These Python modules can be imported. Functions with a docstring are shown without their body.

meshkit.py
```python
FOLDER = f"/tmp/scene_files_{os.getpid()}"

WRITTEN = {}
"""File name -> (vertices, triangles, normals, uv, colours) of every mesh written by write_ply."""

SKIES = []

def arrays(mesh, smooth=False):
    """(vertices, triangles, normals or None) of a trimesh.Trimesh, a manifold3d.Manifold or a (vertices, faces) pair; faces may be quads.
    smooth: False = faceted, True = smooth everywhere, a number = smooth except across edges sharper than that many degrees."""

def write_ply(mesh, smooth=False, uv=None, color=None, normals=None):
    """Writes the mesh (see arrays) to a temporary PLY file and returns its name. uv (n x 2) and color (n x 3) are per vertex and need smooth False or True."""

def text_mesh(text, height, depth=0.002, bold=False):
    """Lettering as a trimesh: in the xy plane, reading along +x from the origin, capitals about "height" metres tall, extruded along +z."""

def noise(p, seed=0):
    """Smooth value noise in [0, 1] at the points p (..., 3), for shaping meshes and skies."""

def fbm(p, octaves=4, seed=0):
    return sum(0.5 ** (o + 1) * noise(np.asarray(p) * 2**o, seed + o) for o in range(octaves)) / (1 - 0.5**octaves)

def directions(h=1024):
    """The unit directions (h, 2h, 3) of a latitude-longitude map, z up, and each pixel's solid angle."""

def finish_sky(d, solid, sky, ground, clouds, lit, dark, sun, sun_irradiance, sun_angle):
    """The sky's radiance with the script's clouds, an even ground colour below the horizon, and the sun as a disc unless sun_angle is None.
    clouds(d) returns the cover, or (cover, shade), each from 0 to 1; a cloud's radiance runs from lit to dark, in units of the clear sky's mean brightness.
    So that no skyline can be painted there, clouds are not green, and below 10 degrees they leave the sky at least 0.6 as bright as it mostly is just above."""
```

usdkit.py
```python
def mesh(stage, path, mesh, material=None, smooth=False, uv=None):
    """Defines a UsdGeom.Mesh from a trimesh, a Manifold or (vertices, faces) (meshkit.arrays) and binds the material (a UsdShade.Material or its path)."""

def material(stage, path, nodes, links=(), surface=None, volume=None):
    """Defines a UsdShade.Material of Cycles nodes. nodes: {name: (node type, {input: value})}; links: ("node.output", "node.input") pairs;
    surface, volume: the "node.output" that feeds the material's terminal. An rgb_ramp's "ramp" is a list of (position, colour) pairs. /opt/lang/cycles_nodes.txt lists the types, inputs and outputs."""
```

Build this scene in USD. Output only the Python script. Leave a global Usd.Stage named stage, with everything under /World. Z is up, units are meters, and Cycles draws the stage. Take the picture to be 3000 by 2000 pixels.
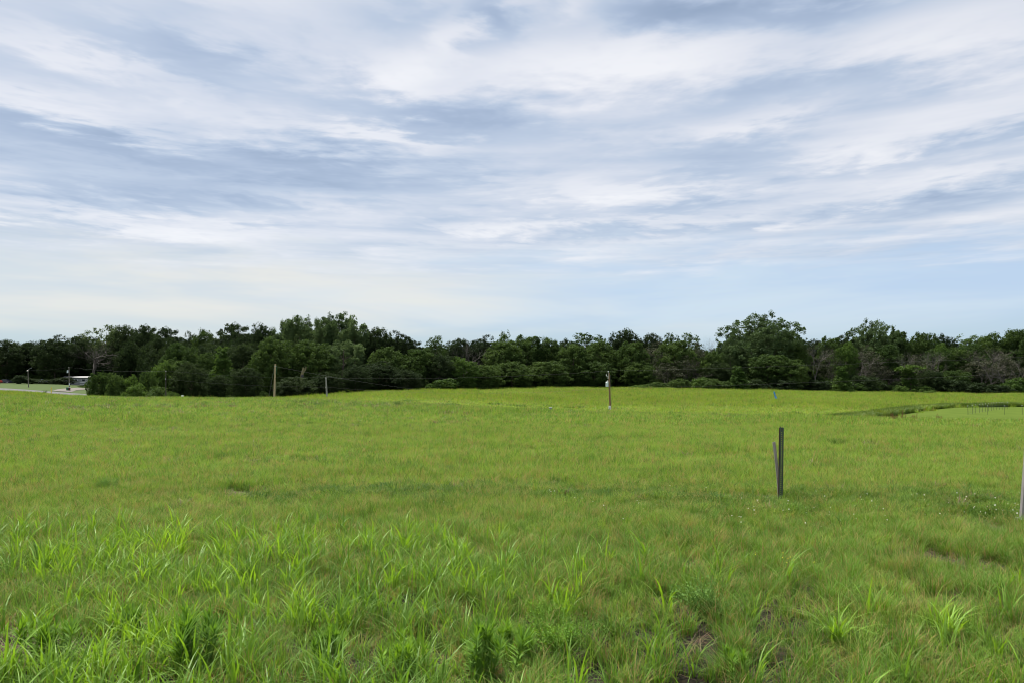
import math
import numpy as np
import trimesh
from scipy.interpolate import PchipInterpolator, CubicSpline
from shapely.geometry import Polygon, Point, box as sbox
from shapely import contains_xy
import shapely
import meshkit
import usdkit
from pxr import Usd, UsdGeom, UsdLux, UsdShade, Gf, Sdf, Vt

stage = Usd.Stage.CreateInMemory()
UsdGeom.SetStageUpAxis(stage, 'Z')
UsdGeom.SetStageMetersPerUnit(stage, 1.0)
world = UsdGeom.Xform.Define(stage, '/World')
stage.SetDefaultPrim(world.GetPrim())

# ------------------------------------------------------------------ camera
F = 2421.0                      # focal length in pixels of the 3000 x 2000 photograph
EYE = 1.6
PITCH = math.atan(105.0 / F)
cam = UsdGeom.Camera.Define(stage, '/World/camera')
cam.CreateHorizontalApertureAttr(22.3)
cam.CreateVerticalApertureAttr(22.3 * 2 / 3)
cam.CreateFocalLengthAttr(22.3 * F / 3000.0)
cam.CreateClippingRangeAttr(Gf.Vec2f(0.05, 20000))
cam.AddTranslateOp().Set(Gf.Vec3d(0, 0, EYE))
cam.AddRotateXOp().Set(90 + math.degrees(PITCH))
EXPOSURE = 2.7
cam.CreateExposureAttr(EXPOSURE)

# ------------------------------------------------------------------ sky and sun
SUN_EL, SUN_AZ = math.radians(62), math.radians(-35)     # az = atan2(x, y)
SKY_STRENGTH = 0.05


class Nodes:
    """Collects shader nodes and links of one material."""

    def __init__(self):
        self.n, self.l, self.k = {}, [], 0

    def add(self, kind, out, **inp):
        self.k += 1
        name = f'n{self.k}'
        vals = {}
        for key, v in inp.items():
            if isinstance(v, str) and v.startswith('@'):
                self.l.append((v[1:], f'{name}.{key}'))
            else:
                vals[key] = v
        self.n[name] = (kind, vals)
        return f'@{name}.{out}'

    def math(self, t, a, b=0.0, c=0.0, clamp=False):
        return self.add('math', 'value', math_type=t, value1=a, value2=b, value3=c, use_clamp=clamp)

    def mix(self, fac, a, b, t='mix'):
        return self.add('mix', 'color', mix_type=t, fac=fac, color1=a, color2=b)

    def ramp(self, fac, stops):
        return self.add('rgb_ramp', 'color', ramp=stops, fac=fac)

    def smooth(self, v, a, b, lo=0.0, hi=1.0):
        return self.add('map_range', 'result', range_type='smoothstep', value=v, from_min=a, from_max=b, to_min=lo, to_max=hi, clamp=True)

    def noise(self, vec, scale, detail=4.0, rough=0.5, dist=0.0):
        return self.add('noise_texture', 'fac', dimensions='3D', type='fBM', vector=vec, scale=scale, detail=detail, roughness=rough, distortion=dist)

    def make(self, path, surface=None, volume=None):
        return usdkit.material(stage, path, self.n, self.l, surface=surface and surface[1:], volume=volume and volume[1:])


def srgb(r, g, b):
    c = np.array([r, g, b], float) / 255
    return tuple(float(x) for x in np.where(c < 0.04045, c / 12.92, ((c + 0.055) / 1.055) ** 2.4))


def sky_material():
    m = Nodes()
    K = 1.0 / (SKY_STRENGTH * 2 ** EXPOSURE)

    def c(r, g, b):
        return tuple(max(x - 0.115, 0.02) / 0.95 * K for x in srgb(r, g, b))
    d = m.add('texture_coordinate', 'generated')
    s = m.add('separate_xyz', 'x', vector=d)
    sx, sy, sz = s, s[:-1] + 'y', s[:-1] + 'z'
    zup = m.math('maximum', sz, 0.0)
    den = m.math('add', zup, 0.16)
    px = m.math('divide', sx, den)
    py = m.math('divide', sy, den)
    # distance on the cloud deck: bands lie across the view and curve round the viewer
    r2 = m.math('add', m.math('multiply', px, px), m.math('multiply', py, py))
    rr = m.math('sqrt', r2)
    ax = m.math('multiply', px, 0.8)
    v = m.add('combine_xyz', 'vector', x=ax, y=m.math('add', m.math('multiply', rr, 1.15), m.math('multiply', py, 0.15)), z=3.7)
    warp = m.noise(v, 0.9, 3.0, 0.5)
    v2 = m.add('vector_math', 'vector', math_type='add', vector1=v, vector2=m.add('combine_xyz', 'vector', x=m.math('multiply', warp, 0.35), y=m.math('multiply', warp, 0.45), z=0.0))
    big = m.noise(v2, 1.5, 2.0, 0.45)
    mid = m.noise(v2, 4.4, 8.0, 0.55, 0.1)
    fine = m.noise(v2, 13.0, 6.0, 0.55, 0.15)
    t = m.math('add', m.math('multiply', big, 0.45), m.math('multiply', mid, 0.55))
    t = m.math('multiply_add', m.math('subtract', t, 0.5), 0.50, 0.555)
    # elevation (radians roughly) and side for the placed cloud masses that the photograph shows
    el = m.math('arcsine', zup)
    az = m.math('arctan2', sx, sy)
    wob = m.math('multiply', m.math('subtract', mid, 0.5), 0.13)
    wob2 = m.math('multiply', m.math('subtract', fine, 0.5), 0.10)
    azw = m.math('add', az, m.math('add', wob, wob2))
    elw = m.math('add', el, m.math('multiply', m.math('add', wob, wob2), 0.45))
    for (x0, y0, w, h, tilt, amp) in BLOTCHES:
        tilt *= 0.6
        a0 = math.atan((x0 - 1500) / F)
        e0 = math.atan((1000 - y0) / F * math.cos(a0)) + PITCH * math.cos(a0)
        dx = m.math('subtract', azw, a0)
        dy = m.math('subtract', elw, e0)
        ct, st = math.cos(tilt), math.sin(tilt)
        u = m.math('multiply', m.math('multiply_add', dx, ct, m.math('multiply', dy, st)), F / w)
        q = m.math('multiply', m.math('multiply_add', dy, ct, m.math('multiply', dx, -st)), F / h)
        g = m.math('exponent', m.math('multiply', m.math('multiply_add', u, u, m.math('multiply', q, q)), -1.0))
        t = m.math('multiply_add', g, amp * 1.45, t)
    t = m.math('multiply_add', m.math('subtract', fine, 0.5), m.smooth(az, -0.35, 0.35, 0.06, 0.17), t)
    den2 = m.math('add', zup, 0.05)
    rp = m.math('divide', m.math('sqrt', m.math('add', m.math('multiply', sx, sx), m.math('multiply', sy, sy))), den2)
    rip = m.noise(m.add('combine_xyz', 'vector', x=m.math('multiply', m.math('multiply', azw, rp), 1.1), y=m.math('multiply', rp, 2.6), z=8.1), 1.0, 5.0, 0.52, 0.2)
    t = m.math('multiply_add', m.math('subtract', rip, 0.5), m.smooth(el, 0.40, 0.14, 0.22, 0.62), t)
    cloud = m.ramp(t, [(0.20, c(168, 182, 203)), (0.34, c(185, 198, 218)), (0.45, c(201, 212, 228)), (0.54, c(218, 224, 235)), (0.64, c(235, 237, 243)), (0.78, c(249, 249, 251))])
    # thin high veil towards the horizon: cream on the left, pale blue on the right
    side = m.smooth(m.math('add', az, m.math('multiply', m.math('subtract', big, 0.5), 0.7)), -0.35, 0.25)
    veil = m.mix(side, c(238, 236, 230), c(212, 227, 241))
    streak = m.noise(m.add('combine_xyz', 'vector', x=m.math('multiply', az, 2.2), y=m.math('multiply', el, 17.0), z=1.3), 1.0, 5.0, 0.55, 0.4)
    veil = m.mix(m.smooth(streak, 0.36, 0.66), m.mix(side, c(216, 224, 231), c(198, 217, 240)), veil)
    low = m.smooth(m.math('multiply_add', m.math('subtract', streak, 0.5), 0.05, el), 0.01, 0.085)
    veil = m.mix(low, c(190, 212, 224), veil)
    hi = m.smooth(m.math('add', el, m.math('multiply', m.math('subtract', mid, 0.5), 0.10)), 0.105, 0.175)
    col = m.mix(hi, veil, cloud)
    atm = m.add('sky_texture', 'color', sky_type='single_scattering', sun_disc=False, sun_elevation=SUN_EL, sun_rotation=SUN_AZ, altitude=300.0, air_density=1.0, aerosol_density=1.0, ozone_density=1.0)
    col = m.mix(0.95, atm, col)
    bg = m.add('background_shader', 'background', color=col, strength=SKY_STRENGTH)
    return m.make('/World/Looks/sky_look', surface=bg)


# cloud masses seen in the photograph: centre, half sizes in photograph pixels, tilt, brighter (+) or darker (-)
BLOTCHES = [
    (180, 150, 260, 30, -0.2, 0.09), (480, 150, 240, 50, -0.25, -0.10), (480, 20, 90, 30, 0, -0.05), (1130, 55, 170, 70, 0, -0.09), (1420, 60, 95, 85, 0.3, -0.16), (1310, 110, 70, 45, 0.4, 0.10),
    (1990, 40, 270, 62, 0.0, -0.20), (2480, 10, 240, 55, 0.05, -0.17), (1690, 30, 70, 60, 0, 0.08), (1850, 185, 380, 60, 0.06, 0.13), (2860, 110, 260, 110, 0.0, 0.12), (1190, 225, 130, 50, -0.1, 0.13), (1310, 350, 230, 70, -0.1, -0.15),
    (800, 240, 320, 60, -0.15, -0.06), (200, 330, 280, 36, -0.2, 0.11), (1090, 400, 250, 28, -0.15, 0.13), (330, 440, 440, 66, -0.13, -0.17), (900, 490, 380, 48, -0.12, -0.15), (500, 585, 520, 38, -0.08, -0.11),
    (250, 640, 400, 28, -0.03, 0.09), (80, 690, 200, 25, 0, -0.06), (2170, 290, 340, 50, 0.08, -0.08), (2680, 270, 270, 60, 0.2, -0.07), (2300, 330, 170, 26, 0.1, 0.08), (2150, 450, 210, 55, 0.12, -0.12), (2680, 390, 340, 48, 0.16, 0.10),
    (2700, 465, 340, 27, 0.16, -0.08), (2780, 590, 340, 30, 0.2, -0.11), (2700, 535, 320, 20, 0.2, 0.07), (1990, 610, 220, 25, 0.04, -0.09), (2000, 545, 260, 20, 0.04, 0.07), (1850, 695, 380, 15, 0.02, -0.07), (1500, 655, 380, 15, 0, 0.07), (1700, 560, 200, 40, 0, 0.05),
]
dome = UsdLux.DomeLight.Define(stage, '/World/sky')
UsdShade.MaterialBindingAPI.Apply(dome.GetPrim()).Bind(sky_material())
dome.GetPrim().SetCustomDataByKey('kind', 'structure')
sun = UsdLux.DistantLight.Define(stage, '/World/sun')
sun.CreateIntensityAttr(0.4)
sun.CreateAngleAttr(14.0)
sun.CreateNormalizeAttr(True)
sun.CreateColorAttr(Gf.Vec3f(1.0, 0.96, 0.88))
sun.AddRotateZOp().Set(-math.degrees(SUN_AZ))
sun.AddRotateXOp().Set(-(90 - math.degrees(SUN_EL)))


# ------------------------------------------------------------------ helpers
CP, SP = math.cos(PITCH), math.sin(PITCH)


def ray(px, row):
    """Direction of a pixel of the photograph, scaled so that its depth along +y is 1."""
    xr, yu = (px - 1500.0) / F, (1000.0 - row) / F
    d = np.array([xr, CP - yu * SP, SP + yu * CP])
    return d / d[1]


def spot(px, row, depth):
    return np.array([0, 0, EYE]) + ray(px, row) * depth


# Height of the land: profiles of depth and height in a few directions, measured from sight lines.
def zrow(row, depth):
    return EYE + ray(1500, row)[2] * depth


PROFILES = {
    -400: [(62, 0.15), (100, -1.2), (180, -2.2), (236, -1.4), (246, -0.7), (300, 0.2), (420, 0.6)],
    0: [(62, zrow(1160, 62)), (100, -1.6), (180, -2.9), (236, zrow(1144, 236)), (247, zrow(1135, 247)), (300, zrow(1122, 300)), (420, 0.3)],
    200: [(61, zrow(1164, 61)), (100, -1.9), (180, -3.9), (236, zrow(1157, 236)), (247, zrow(1149, 247)), (300, zrow(1124, 300)), (420, -0.2)],
    300: [(60, zrow(1166, 60)), (100, -2.2), (180, -4.4), (236, zrow(1164, 236)), (247, zrow(1156, 247)), (300, zrow(1136, 300)), (420, -1.8)],
    500: [(60, zrow(1168, 60)), (100, -2.4), (180, -4.4), (236, -4.4), (247, -4.3), (300, -4.0), (420, -4.0)],
    800: [(58, zrow(1171, 58)), (100, -1.9), (130, -2.7), (185, -3.5), (236, -3.6), (300, -3.6), (420, -3.6)],
    1150: [(50, zrow(1184, 50)), (80, -1.3), (110, zrow(1183, 110)), (150, zrow(1166, 150)), (205, zrow(1148, 205)), (300, -1.6), (420, -1.6)],
    1785: [(36, zrow(1218, 36)), (70, -1.9), (110, zrow(1217, 110)), (150, zrow(1185, 150)), (238, zrow(1138, 238)), (300, -1.4), (420, -1.4)],
    2270: [(33, zrow(1228, 33)), (70, -2.2), (105, zrow(1228, 105)), (150, zrow(1188, 150)), (240, zrow(1145, 240)), (300, -2.2), (420, -2.2)],
    2800: [(30, zrow(1240, 30)), (70, -2.6), (108, zrow(1238, 108)), (130, zrow(1215, 130)), (172, zrow(1190, 172)), (258, zrow(1148, 258)), (320, -2.8), (420, -2.8)],
    3400: [(30, zrow(1244, 30)), (70, -2.7), (108, -4.5), (130, -4.5), (172, -4.5), (258, -3.0), (320, -2.9), (420, -2.9)],
}
_cols = sorted(PROFILES)
_dep = np.concatenate([np.linspace(0, 60, 61), np.linspace(62, 420, 180)])
_tab = []
for _c in _cols:
    _q = list(PROFILES[_c])
    _q[0] = (_q[0][0], _q[0][1] - 0.13)
    _p = [(0, 0.0), (12, 0.0), (20, 0.0)] + _q
    _tab.append(PchipInterpolator(*np.array(_p).T)(_dep))
_u = (np.array(_cols) - 1500) / F
_tab = PchipInterpolator(_u, np.array(_tab), axis=0)
_ug = np.linspace(_u[0], _u[-1], 200)
_tab = _tab(_ug)
from scipy.ndimage import map_coordinates, gaussian_filter
_tab = gaussian_filter(_tab, (2.5, 0.6), mode='nearest')


def height(x, y):
    x, y = np.broadcast_arrays(np.asarray(x, float), np.asarray(y, float))
    if x.ndim == 0:
        return height(x[None], y[None])[0]
    u = x / np.maximum(y, 8.0)
    ui = np.clip((u - _ug[0]) / (_ug[1] - _ug[0]), 0, len(_ug) - 1)
    yi = np.interp(np.clip(y, 0, 420), _dep, np.arange(len(_dep)))
    z = map_coordinates(_tab, [ui, yi], order=1, mode='nearest')
    bump = meshkit.fbm(np.stack([x * 0.55, y * 0.55, 0 * x], -1), 3, 5) - 0.5
    return z + bump * 0.10 * np.clip(1.2 - np.abs(y) / 60, 0, 1)


def hit(px, row, start=2.0):
    """Where the sight line through a pixel first meets the land beyond the given depth."""
    d = ray(px, row)
    t = np.concatenate([np.arange(start, 60, 0.05), np.arange(max(60, start), 420, 0.2)])
    z = EYE + d[2] * t - height(d[0] * t, t)
    below = np.nonzero(z <= 0)[0]
    k = t[below[0]] if len(below) else t[np.argmin(z)]
    return np.array([d[0] * k, k, float(height(d[0] * k, k))])


_names = {}


def numbered(name):
    k = _names.get(name, 0)
    _names[name] = k + 1
    return name if k == 0 else f'{name}_{k:03d}'


def data(prim, label=None, category=None, group=None, kind=None):
    for key, v in (('label', label), ('category', category), ('group', group), ('kind', kind)):
        if v:
            prim.SetCustomDataByKey(key, v)
    return prim


def thing(name, label, category, loc=(0, 0, 0), rz=0.0, group=None, scale=None):
    x = UsdGeom.Xform.Define(stage, '/World/' + numbered(name))
    x.AddTranslateOp().Set(Gf.Vec3d(*map(float, loc)))
    x.AddRotateZOp().Set(float(rz))
    if scale is not None:
        x.AddScaleOp().Set(Gf.Vec3f(*map(float, scale)))
    return data(x.GetPrim(), label, category, group)


def part(parent, name, mesh, mat, smooth=False, label=None):
    root = str(parent.GetPath())
    full, k = name, 0
    while stage.GetPrimAtPath(f'{root}/{full}'):
        k += 1
        full = f'{name}_{k:03d}'
    p = usdkit.mesh(stage, f'{root}/{full}', mesh, mat, smooth).GetPrim()
    if label:
        p.SetCustomDataByKey('label', label)
    return p


def solo(name, mesh, mat, label, category, group=None, kind=None, smooth=False):
    p = usdkit.mesh(stage, '/World/' + numbered(name), mesh, mat, smooth).GetPrim()
    return data(p, label, category, group, kind)


def proto_class(name):
    return stage.CreateClassPrim('/World/' + name)


def instance(proto, name, label, category, loc, rz, scale, group=None):
    x = UsdGeom.Xform.Define(stage, '/World/' + numbered(name))
    x.GetPrim().GetReferences().AddInternalReference(proto.GetPath())
    x.GetPrim().SetInstanceable(True)
    x.AddTranslateOp().Set(Gf.Vec3d(*map(float, loc)))
    x.AddRotateZOp().Set(float(rz))
    x.AddScaleOp().Set(Gf.Vec3f(*map(float, scale)))
    return data(x.GetPrim(), label, category, group)


def tube(points, radii, sides=6, cap=True):
    p = np.asarray(points, float)
    r = np.broadcast_to(np.asarray(radii, float), (len(p),))
    t = np.gradient(p, axis=0)
    t /= np.linalg.norm(t, axis=1, keepdims=True) + 1e-12
    ref = np.array([0, 0, 1.0]) if abs(t[0, 2]) < 0.8 else np.array([1.0, 0, 0])
    a = np.cross(t, ref)
    a /= np.linalg.norm(a, axis=1, keepdims=True) + 1e-12
    b = np.cross(t, a)
    ang = np.arange(sides) * 2 * np.pi / sides
    v = p[:, None] + r[:, None, None] * (np.cos(ang)[None, :, None] * a[:, None] + np.sin(ang)[None, :, None] * b[:, None])
    i, j = np.meshgrid(np.arange(len(p) - 1), np.arange(sides), indexing='ij')
    q = np.stack([i * sides + j, i * sides + (j + 1) % sides, (i + 1) * sides + (j + 1) % sides, (i + 1) * sides + j], -1).reshape(-1, 4)
    f = np.vstack([q[:, [0, 2, 1]], q[:, [0, 3, 2]]])
    v = v.reshape(-1, 3)
    if cap:
        n = len(v)
        v = np.vstack([v, p[0], p[-1]])
        k = np.arange(sides)
        e = (len(p) - 1) * sides
        f = np.vstack([f, np.stack([np.full(sides, n), k, (k + 1) % sides], 1), np.stack([np.full(sides, n + 1), e + (k + 1) % sides, e + k], 1)])
    return v, f


def join(pieces):
    vs, fs, n = [], [], 0
    for v, f in pieces:
        vs.append(v)
        fs.append(np.asarray(f) + n)
        n += len(v)
    return np.vstack(vs), np.vstack(fs)


def tm(m):
    return np.array(m.vertices), np.array(m.faces)


def boxm(x0, x1, y0, y1, z0, z1):
    m = trimesh.creation.box(bounds=[[x0, y0, z0], [x1, y1, z1]])
    return tm(m)


def lathe(profile, sides=16):
    return tm(trimesh.creation.revolve(np.array(profile, float), sections=sides))


def moved(vf, t=(0, 0, 0), rx=0, ry=0, rz=0):
    m = trimesh.transformations.euler_matrix(math.radians(rx), math.radians(ry), math.radians(rz))
    return vf[0] @ m[:3, :3].T + np.asarray(t, float), vf[1]


# ------------------------------------------------------------------ materials
def leaf_look(name, stops, rough=0.55, trans=0.30, clump=0.25, spec=0.35, spread=0.55, brown=0.0, big_amp=1.1, rnd_amp=0.35, tuft=0.0):
    """Leaf or blade colours: each leaf its own tone, each plant its own tone, large patches of the place differ a little."""
    m = Nodes()
    isl = m.add('geometry', 'random_per_island')
    pos = isl[:-len('random_per_island')] + 'position'
    rnd = m.add('object_info', 'random')
    big = m.noise(pos, clump, 3.0 if not brown else 7.0, 0.55 if not brown else 0.75)
    v = m.math('multiply', m.math('subtract', isl, 0.5), spread)
    v = m.math('multiply_add', m.math('subtract', rnd, 0.5), rnd_amp, v)
    v = m.math('multiply_add', m.math('subtract', big, 0.5), big_amp, v)
    if tuft:
        tone = m.add('attribute', 'fac', attribute='tone')
        v = m.math('multiply_add', m.math('subtract', tone, 0.5), tuft, v)
    col = m.ramp(m.math('add', v, 0.5), stops)
    if brown:
        n2 = m.noise(pos, 0.9, 8.0, 0.78)
        f = m.math('add', n2, m.math('multiply', m.math('subtract', isl, 0.5), 0.30))
        col = m.mix(m.smooth(f, 0.50, 0.70, 0.0, brown), col, (0.29, 0.205, 0.09))
        n3 = m.noise(m.add('mapping', 'vector', vector=pos, location=(31.0, 17.0, 5.0)), 1.3, 8.0, 0.78)
        f = m.math('add', n3, m.math('multiply', m.math('subtract', isl, 0.5), 0.2))
        col = m.mix(m.smooth(f, 0.53, 0.68, 0.0, 0.8), col, (0.13, 0.22, 0.035))
    if tuft:
        col = m.mix(m.smooth(tone, 0.80, 0.86, 0.0, 0.75), col, (0.29, 0.19, 0.085))
        col = m.mix(m.smooth(tone, 0.18, 0.12, 0.0, 0.85), col, (0.075, 0.135, 0.025))
    b = m.add('principled_bsdf', 'BSDF', base_color=col, roughness=rough, specular_ior_level=spec)
    t = m.add('translucent_bsdf', 'BSDF', color=m.add('hsv', 'color', hue=0.49, saturation=1.1, value=1.15, fac=1.0, color=col))
    return m.make('/World/Looks/' + name, surface=m.add('mix_closure', 'closure', fac=trans, closure1=b, closure2=t))


def plain_look(name, color, rough=0.6, metallic=0.0, var=0.25, scale=6.0, spec=0.5, streak=None, bump=0.0):
    m = Nodes()
    pos = m.add('geometry', 'position')
    vec = pos if streak is None else m.add('mapping', 'vector', vector=pos, scale=streak)
    nz = m.noise(vec, scale, 5.0, 0.6)
    c = np.array(color)
    col = m.ramp(nz, [(0.25, tuple(c * (1 - var))), (0.5, tuple(c)), (0.75, tuple(np.minimum(c * (1 + var), 0.95)))])
    kw = {}
    if bump:
        kw['normal'] = m.add('bump', 'normal', height=nz, strength=bump, distance=0.02)
    return m.make('/World/Looks/' + name, surface=m.add('principled_bsdf', 'BSDF', base_color=col, roughness=rough, metallic=metallic, specular_ior_level=spec, **kw))


G_FRESH = [(0.0, (0.10, 0.19, 0.028)), (0.3, (0.165, 0.285, 0.038)), (0.55, (0.235, 0.37, 0.045)), (0.8, (0.31, 0.43, 0.065)), (1.0, (0.40, 0.40, 0.13))]
G_MEADOW = [(p, (r * 0.64, g * 0.80, b * 1.2)) for p, (r, g, b) in [(0.0, (0.13, 0.21, 0.024)), (0.25, (0.24, 0.32, 0.036)), (0.5, (0.35, 0.42, 0.048)), (0.7, (0.44, 0.46, 0.070)), (0.85, (0.47, 0.41, 0.13)), (1.0, (0.42, 0.27, 0.14))]]
G_FAR = [(0.0, (0.16, 0.24, 0.028)), (0.3, (0.30, 0.37, 0.036)), (0.6, (0.42, 0.46, 0.042)), (0.85, (0.52, 0.50, 0.055)), (1.0, (0.52, 0.42, 0.10))]
broad_look = leaf_look('broad_blade_look', [(p, (r * 1.05, g * 1.08, b)) for p, (r, g, b) in G_FRESH], 0.5, 0.40, 0.5, 0.16, 0.7)
fine_look = leaf_look('fine_blade_look', [(p, (r * 0.72, g * 0.80, b * 0.85)) for p, (r, g, b) in G_FRESH], 0.65, 0.32, 0.6, 0.06, 0.7, brown=0.45, tuft=0.01)
meadow_look = leaf_look('meadow_blade_look', G_MEADOW, 0.7, 0.34, 0.8, 0.05, 0.5, brown=0.75, big_amp=0.9, rnd_amp=0.05, tuft=0.7)
far_look = leaf_look('far_meadow_look', [(p, (r * 0.66, g * 0.81, b * 1.15)) for p, (r, g, b) in G_FAR], 0.65, 0.34, 0.30, 0.10, 0.5, brown=0.35, big_amp=0.8, rnd_amp=0.1, tuft=0.6)
edge_look = leaf_look('lawn_edge_look', [(p, (r * 0.40, g * 0.47, b * 0.65)) for p, (r, g, b) in G_FAR], 0.55, 0.25, 0.2, 0.2, 0.7)
straw_look = leaf_look('straw_look', [(0, (0.11, 0.07, 0.035)), (0.5, (0.22, 0.15, 0.075)), (1, (0.36, 0.27, 0.15))], 0.6, 0.15, 1.5, 0.3, 0.9)
weed_look = leaf_look('weed_leaf_look', [(0, (0.10, 0.20, 0.03)), (0.5, (0.18, 0.32, 0.036)), (1, (0.28, 0.42, 0.05))], 0.7, 0.35, 2.0, 0.08, 0.6)
forb_look = leaf_look('blue_green_leaf_look', [(0, (0.09, 0.18, 0.04)), (0.5, (0.145, 0.255, 0.055)), (1, (0.21, 0.33, 0.08))], 0.7, 0.3, 2.0, 0.08, 0.6)
dark_weed_look = leaf_look('dark_weed_look', [(0, (0.05, 0.11, 0.025)), (0.5, (0.085, 0.135, 0.026)), (1, (0.13, 0.18, 0.036))], 0.7, 0.3, 2.0, 0.08, 0.6)
clover_look = leaf_look('clover_leaf_look', [(0, (0.06, 0.115, 0.018)), (0.5, (0.10, 0.165, 0.026)), (1, (0.15, 0.22, 0.036))], 0.7, 0.3, 1.2, 0.08, 0.6)
white_flower_look = plain_look('white_flower_look', (0.72, 0.70, 0.62), 0.7, var=0.1)
yellow_flower_look = plain_look('yellow_flower_look', (0.70, 0.58, 0.03), 0.6, var=0.15)
dock_look = leaf_look('rusty_seed_look', [(0, (0.13, 0.06, 0.03)), (0.5, (0.22, 0.11, 0.05)), (1, (0.30, 0.18, 0.08))], 0.7, 0.1, 2.0, 0.2, 0.6)

LEAVES = {
    'oak': leaf_look('oak_leaf_look', [(0, (0.018, 0.032, 0.012)), (0.5, (0.036, 0.056, 0.02)), (1, (0.066, 0.092, 0.032))], 0.75, 0.3, 0.12, 0.08),
    'cottonwood': leaf_look('cottonwood_leaf_look', [(0, (0.05, 0.082, 0.031)), (0.5, (0.098, 0.145, 0.056)), (1, (0.175, 0.23, 0.095))], 0.75, 0.3, 0.12, 0.08),
    'ash': leaf_look('ash_leaf_look', [(0, (0.032, 0.06, 0.016)), (0.5, (0.07, 0.112, 0.03)), (1, (0.15, 0.2, 0.054))], 0.75, 0.3, 0.13, 0.08),
    'light': leaf_look('light_leaf_look', [(0, (0.045, 0.085, 0.02)), (0.5, (0.088, 0.145, 0.032)), (1, (0.145, 0.21, 0.048))], 0.75, 0.3, 0.2, 0.08),
    'pale': leaf_look('pale_leaf_look', [(0, (0.060, 0.090, 0.030)), (0.5, (0.105, 0.145, 0.048)), (1, (0.165, 0.20, 0.075))], 0.75, 0.28, 0.2, 0.08),
    'grey': leaf_look('dull_leaf_look', [(0, (0.045, 0.052, 0.03)), (0.5, (0.08, 0.085, 0.052)), (1, (0.125, 0.125, 0.082))], 0.75, 0.2, 0.2, 0.08),
}
bark_look = plain_look('bark_look', (0.085, 0.066, 0.050), 0.9, var=0.4, scale=4.0, streak=(1, 1, 0.25), bump=0.6)
dead_look = plain_look('dead_wood_look', (0.115, 0.100, 0.086), 0.9, var=0.35, scale=2.0)
dead_dark_look = plain_look('dark_dead_wood_look', (0.040, 0.031, 0.026), 0.9, var=0.35, scale=2.0)
pole_look = plain_look('weathered_pole_look', (0.30, 0.225, 0.135), 0.85, var=0.35, scale=5.0, streak=(3, 3, 0.18), bump=0.3)
pole_dark_look = plain_look('dark_pole_look', (0.15, 0.13, 0.105), 0.85, var=0.35, scale=5.0, streak=(3, 3, 0.18), bump=0.3)
pole_brown_look = plain_look('brown_pole_look', (0.16, 0.095, 0.045), 0.85, var=0.45, scale=4.0, streak=(3, 3, 0.15), bump=0.3)
galv_look = plain_look('galvanised_look', (0.45, 0.46, 0.47), 0.45, 0.6, var=0.12)
can_look = plain_look('grey_paint_look', (0.50, 0.56, 0.57), 0.4, 0.0, var=0.08)
porcelain_look = plain_look('porcelain_look', (0.60, 0.60, 0.58), 0.25, 0.0, var=0.05)
wire_look = plain_look('wire_look', (0.10, 0.10, 0.10), 0.8, 0.0, var=0.1)
post_look = plain_look('green_post_look', (0.020, 0.032, 0.022), 0.42, 0.1, var=0.35, scale=30.0, spec=0.5)
rust_look = plain_look('rusty_edge_look', (0.075, 0.034, 0.020), 0.8, 0.0, var=0.4, scale=40.0)
lath_look = plain_look('grey_lath_look', (0.26, 0.225, 0.20), 0.9, var=0.3, scale=14.0, streak=(6, 6, 0.5), bump=0.4)
board_look = plain_look('grey_steel_look', (0.21, 0.195, 0.185), 0.6, 0.2, var=0.15, scale=12.0)
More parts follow.
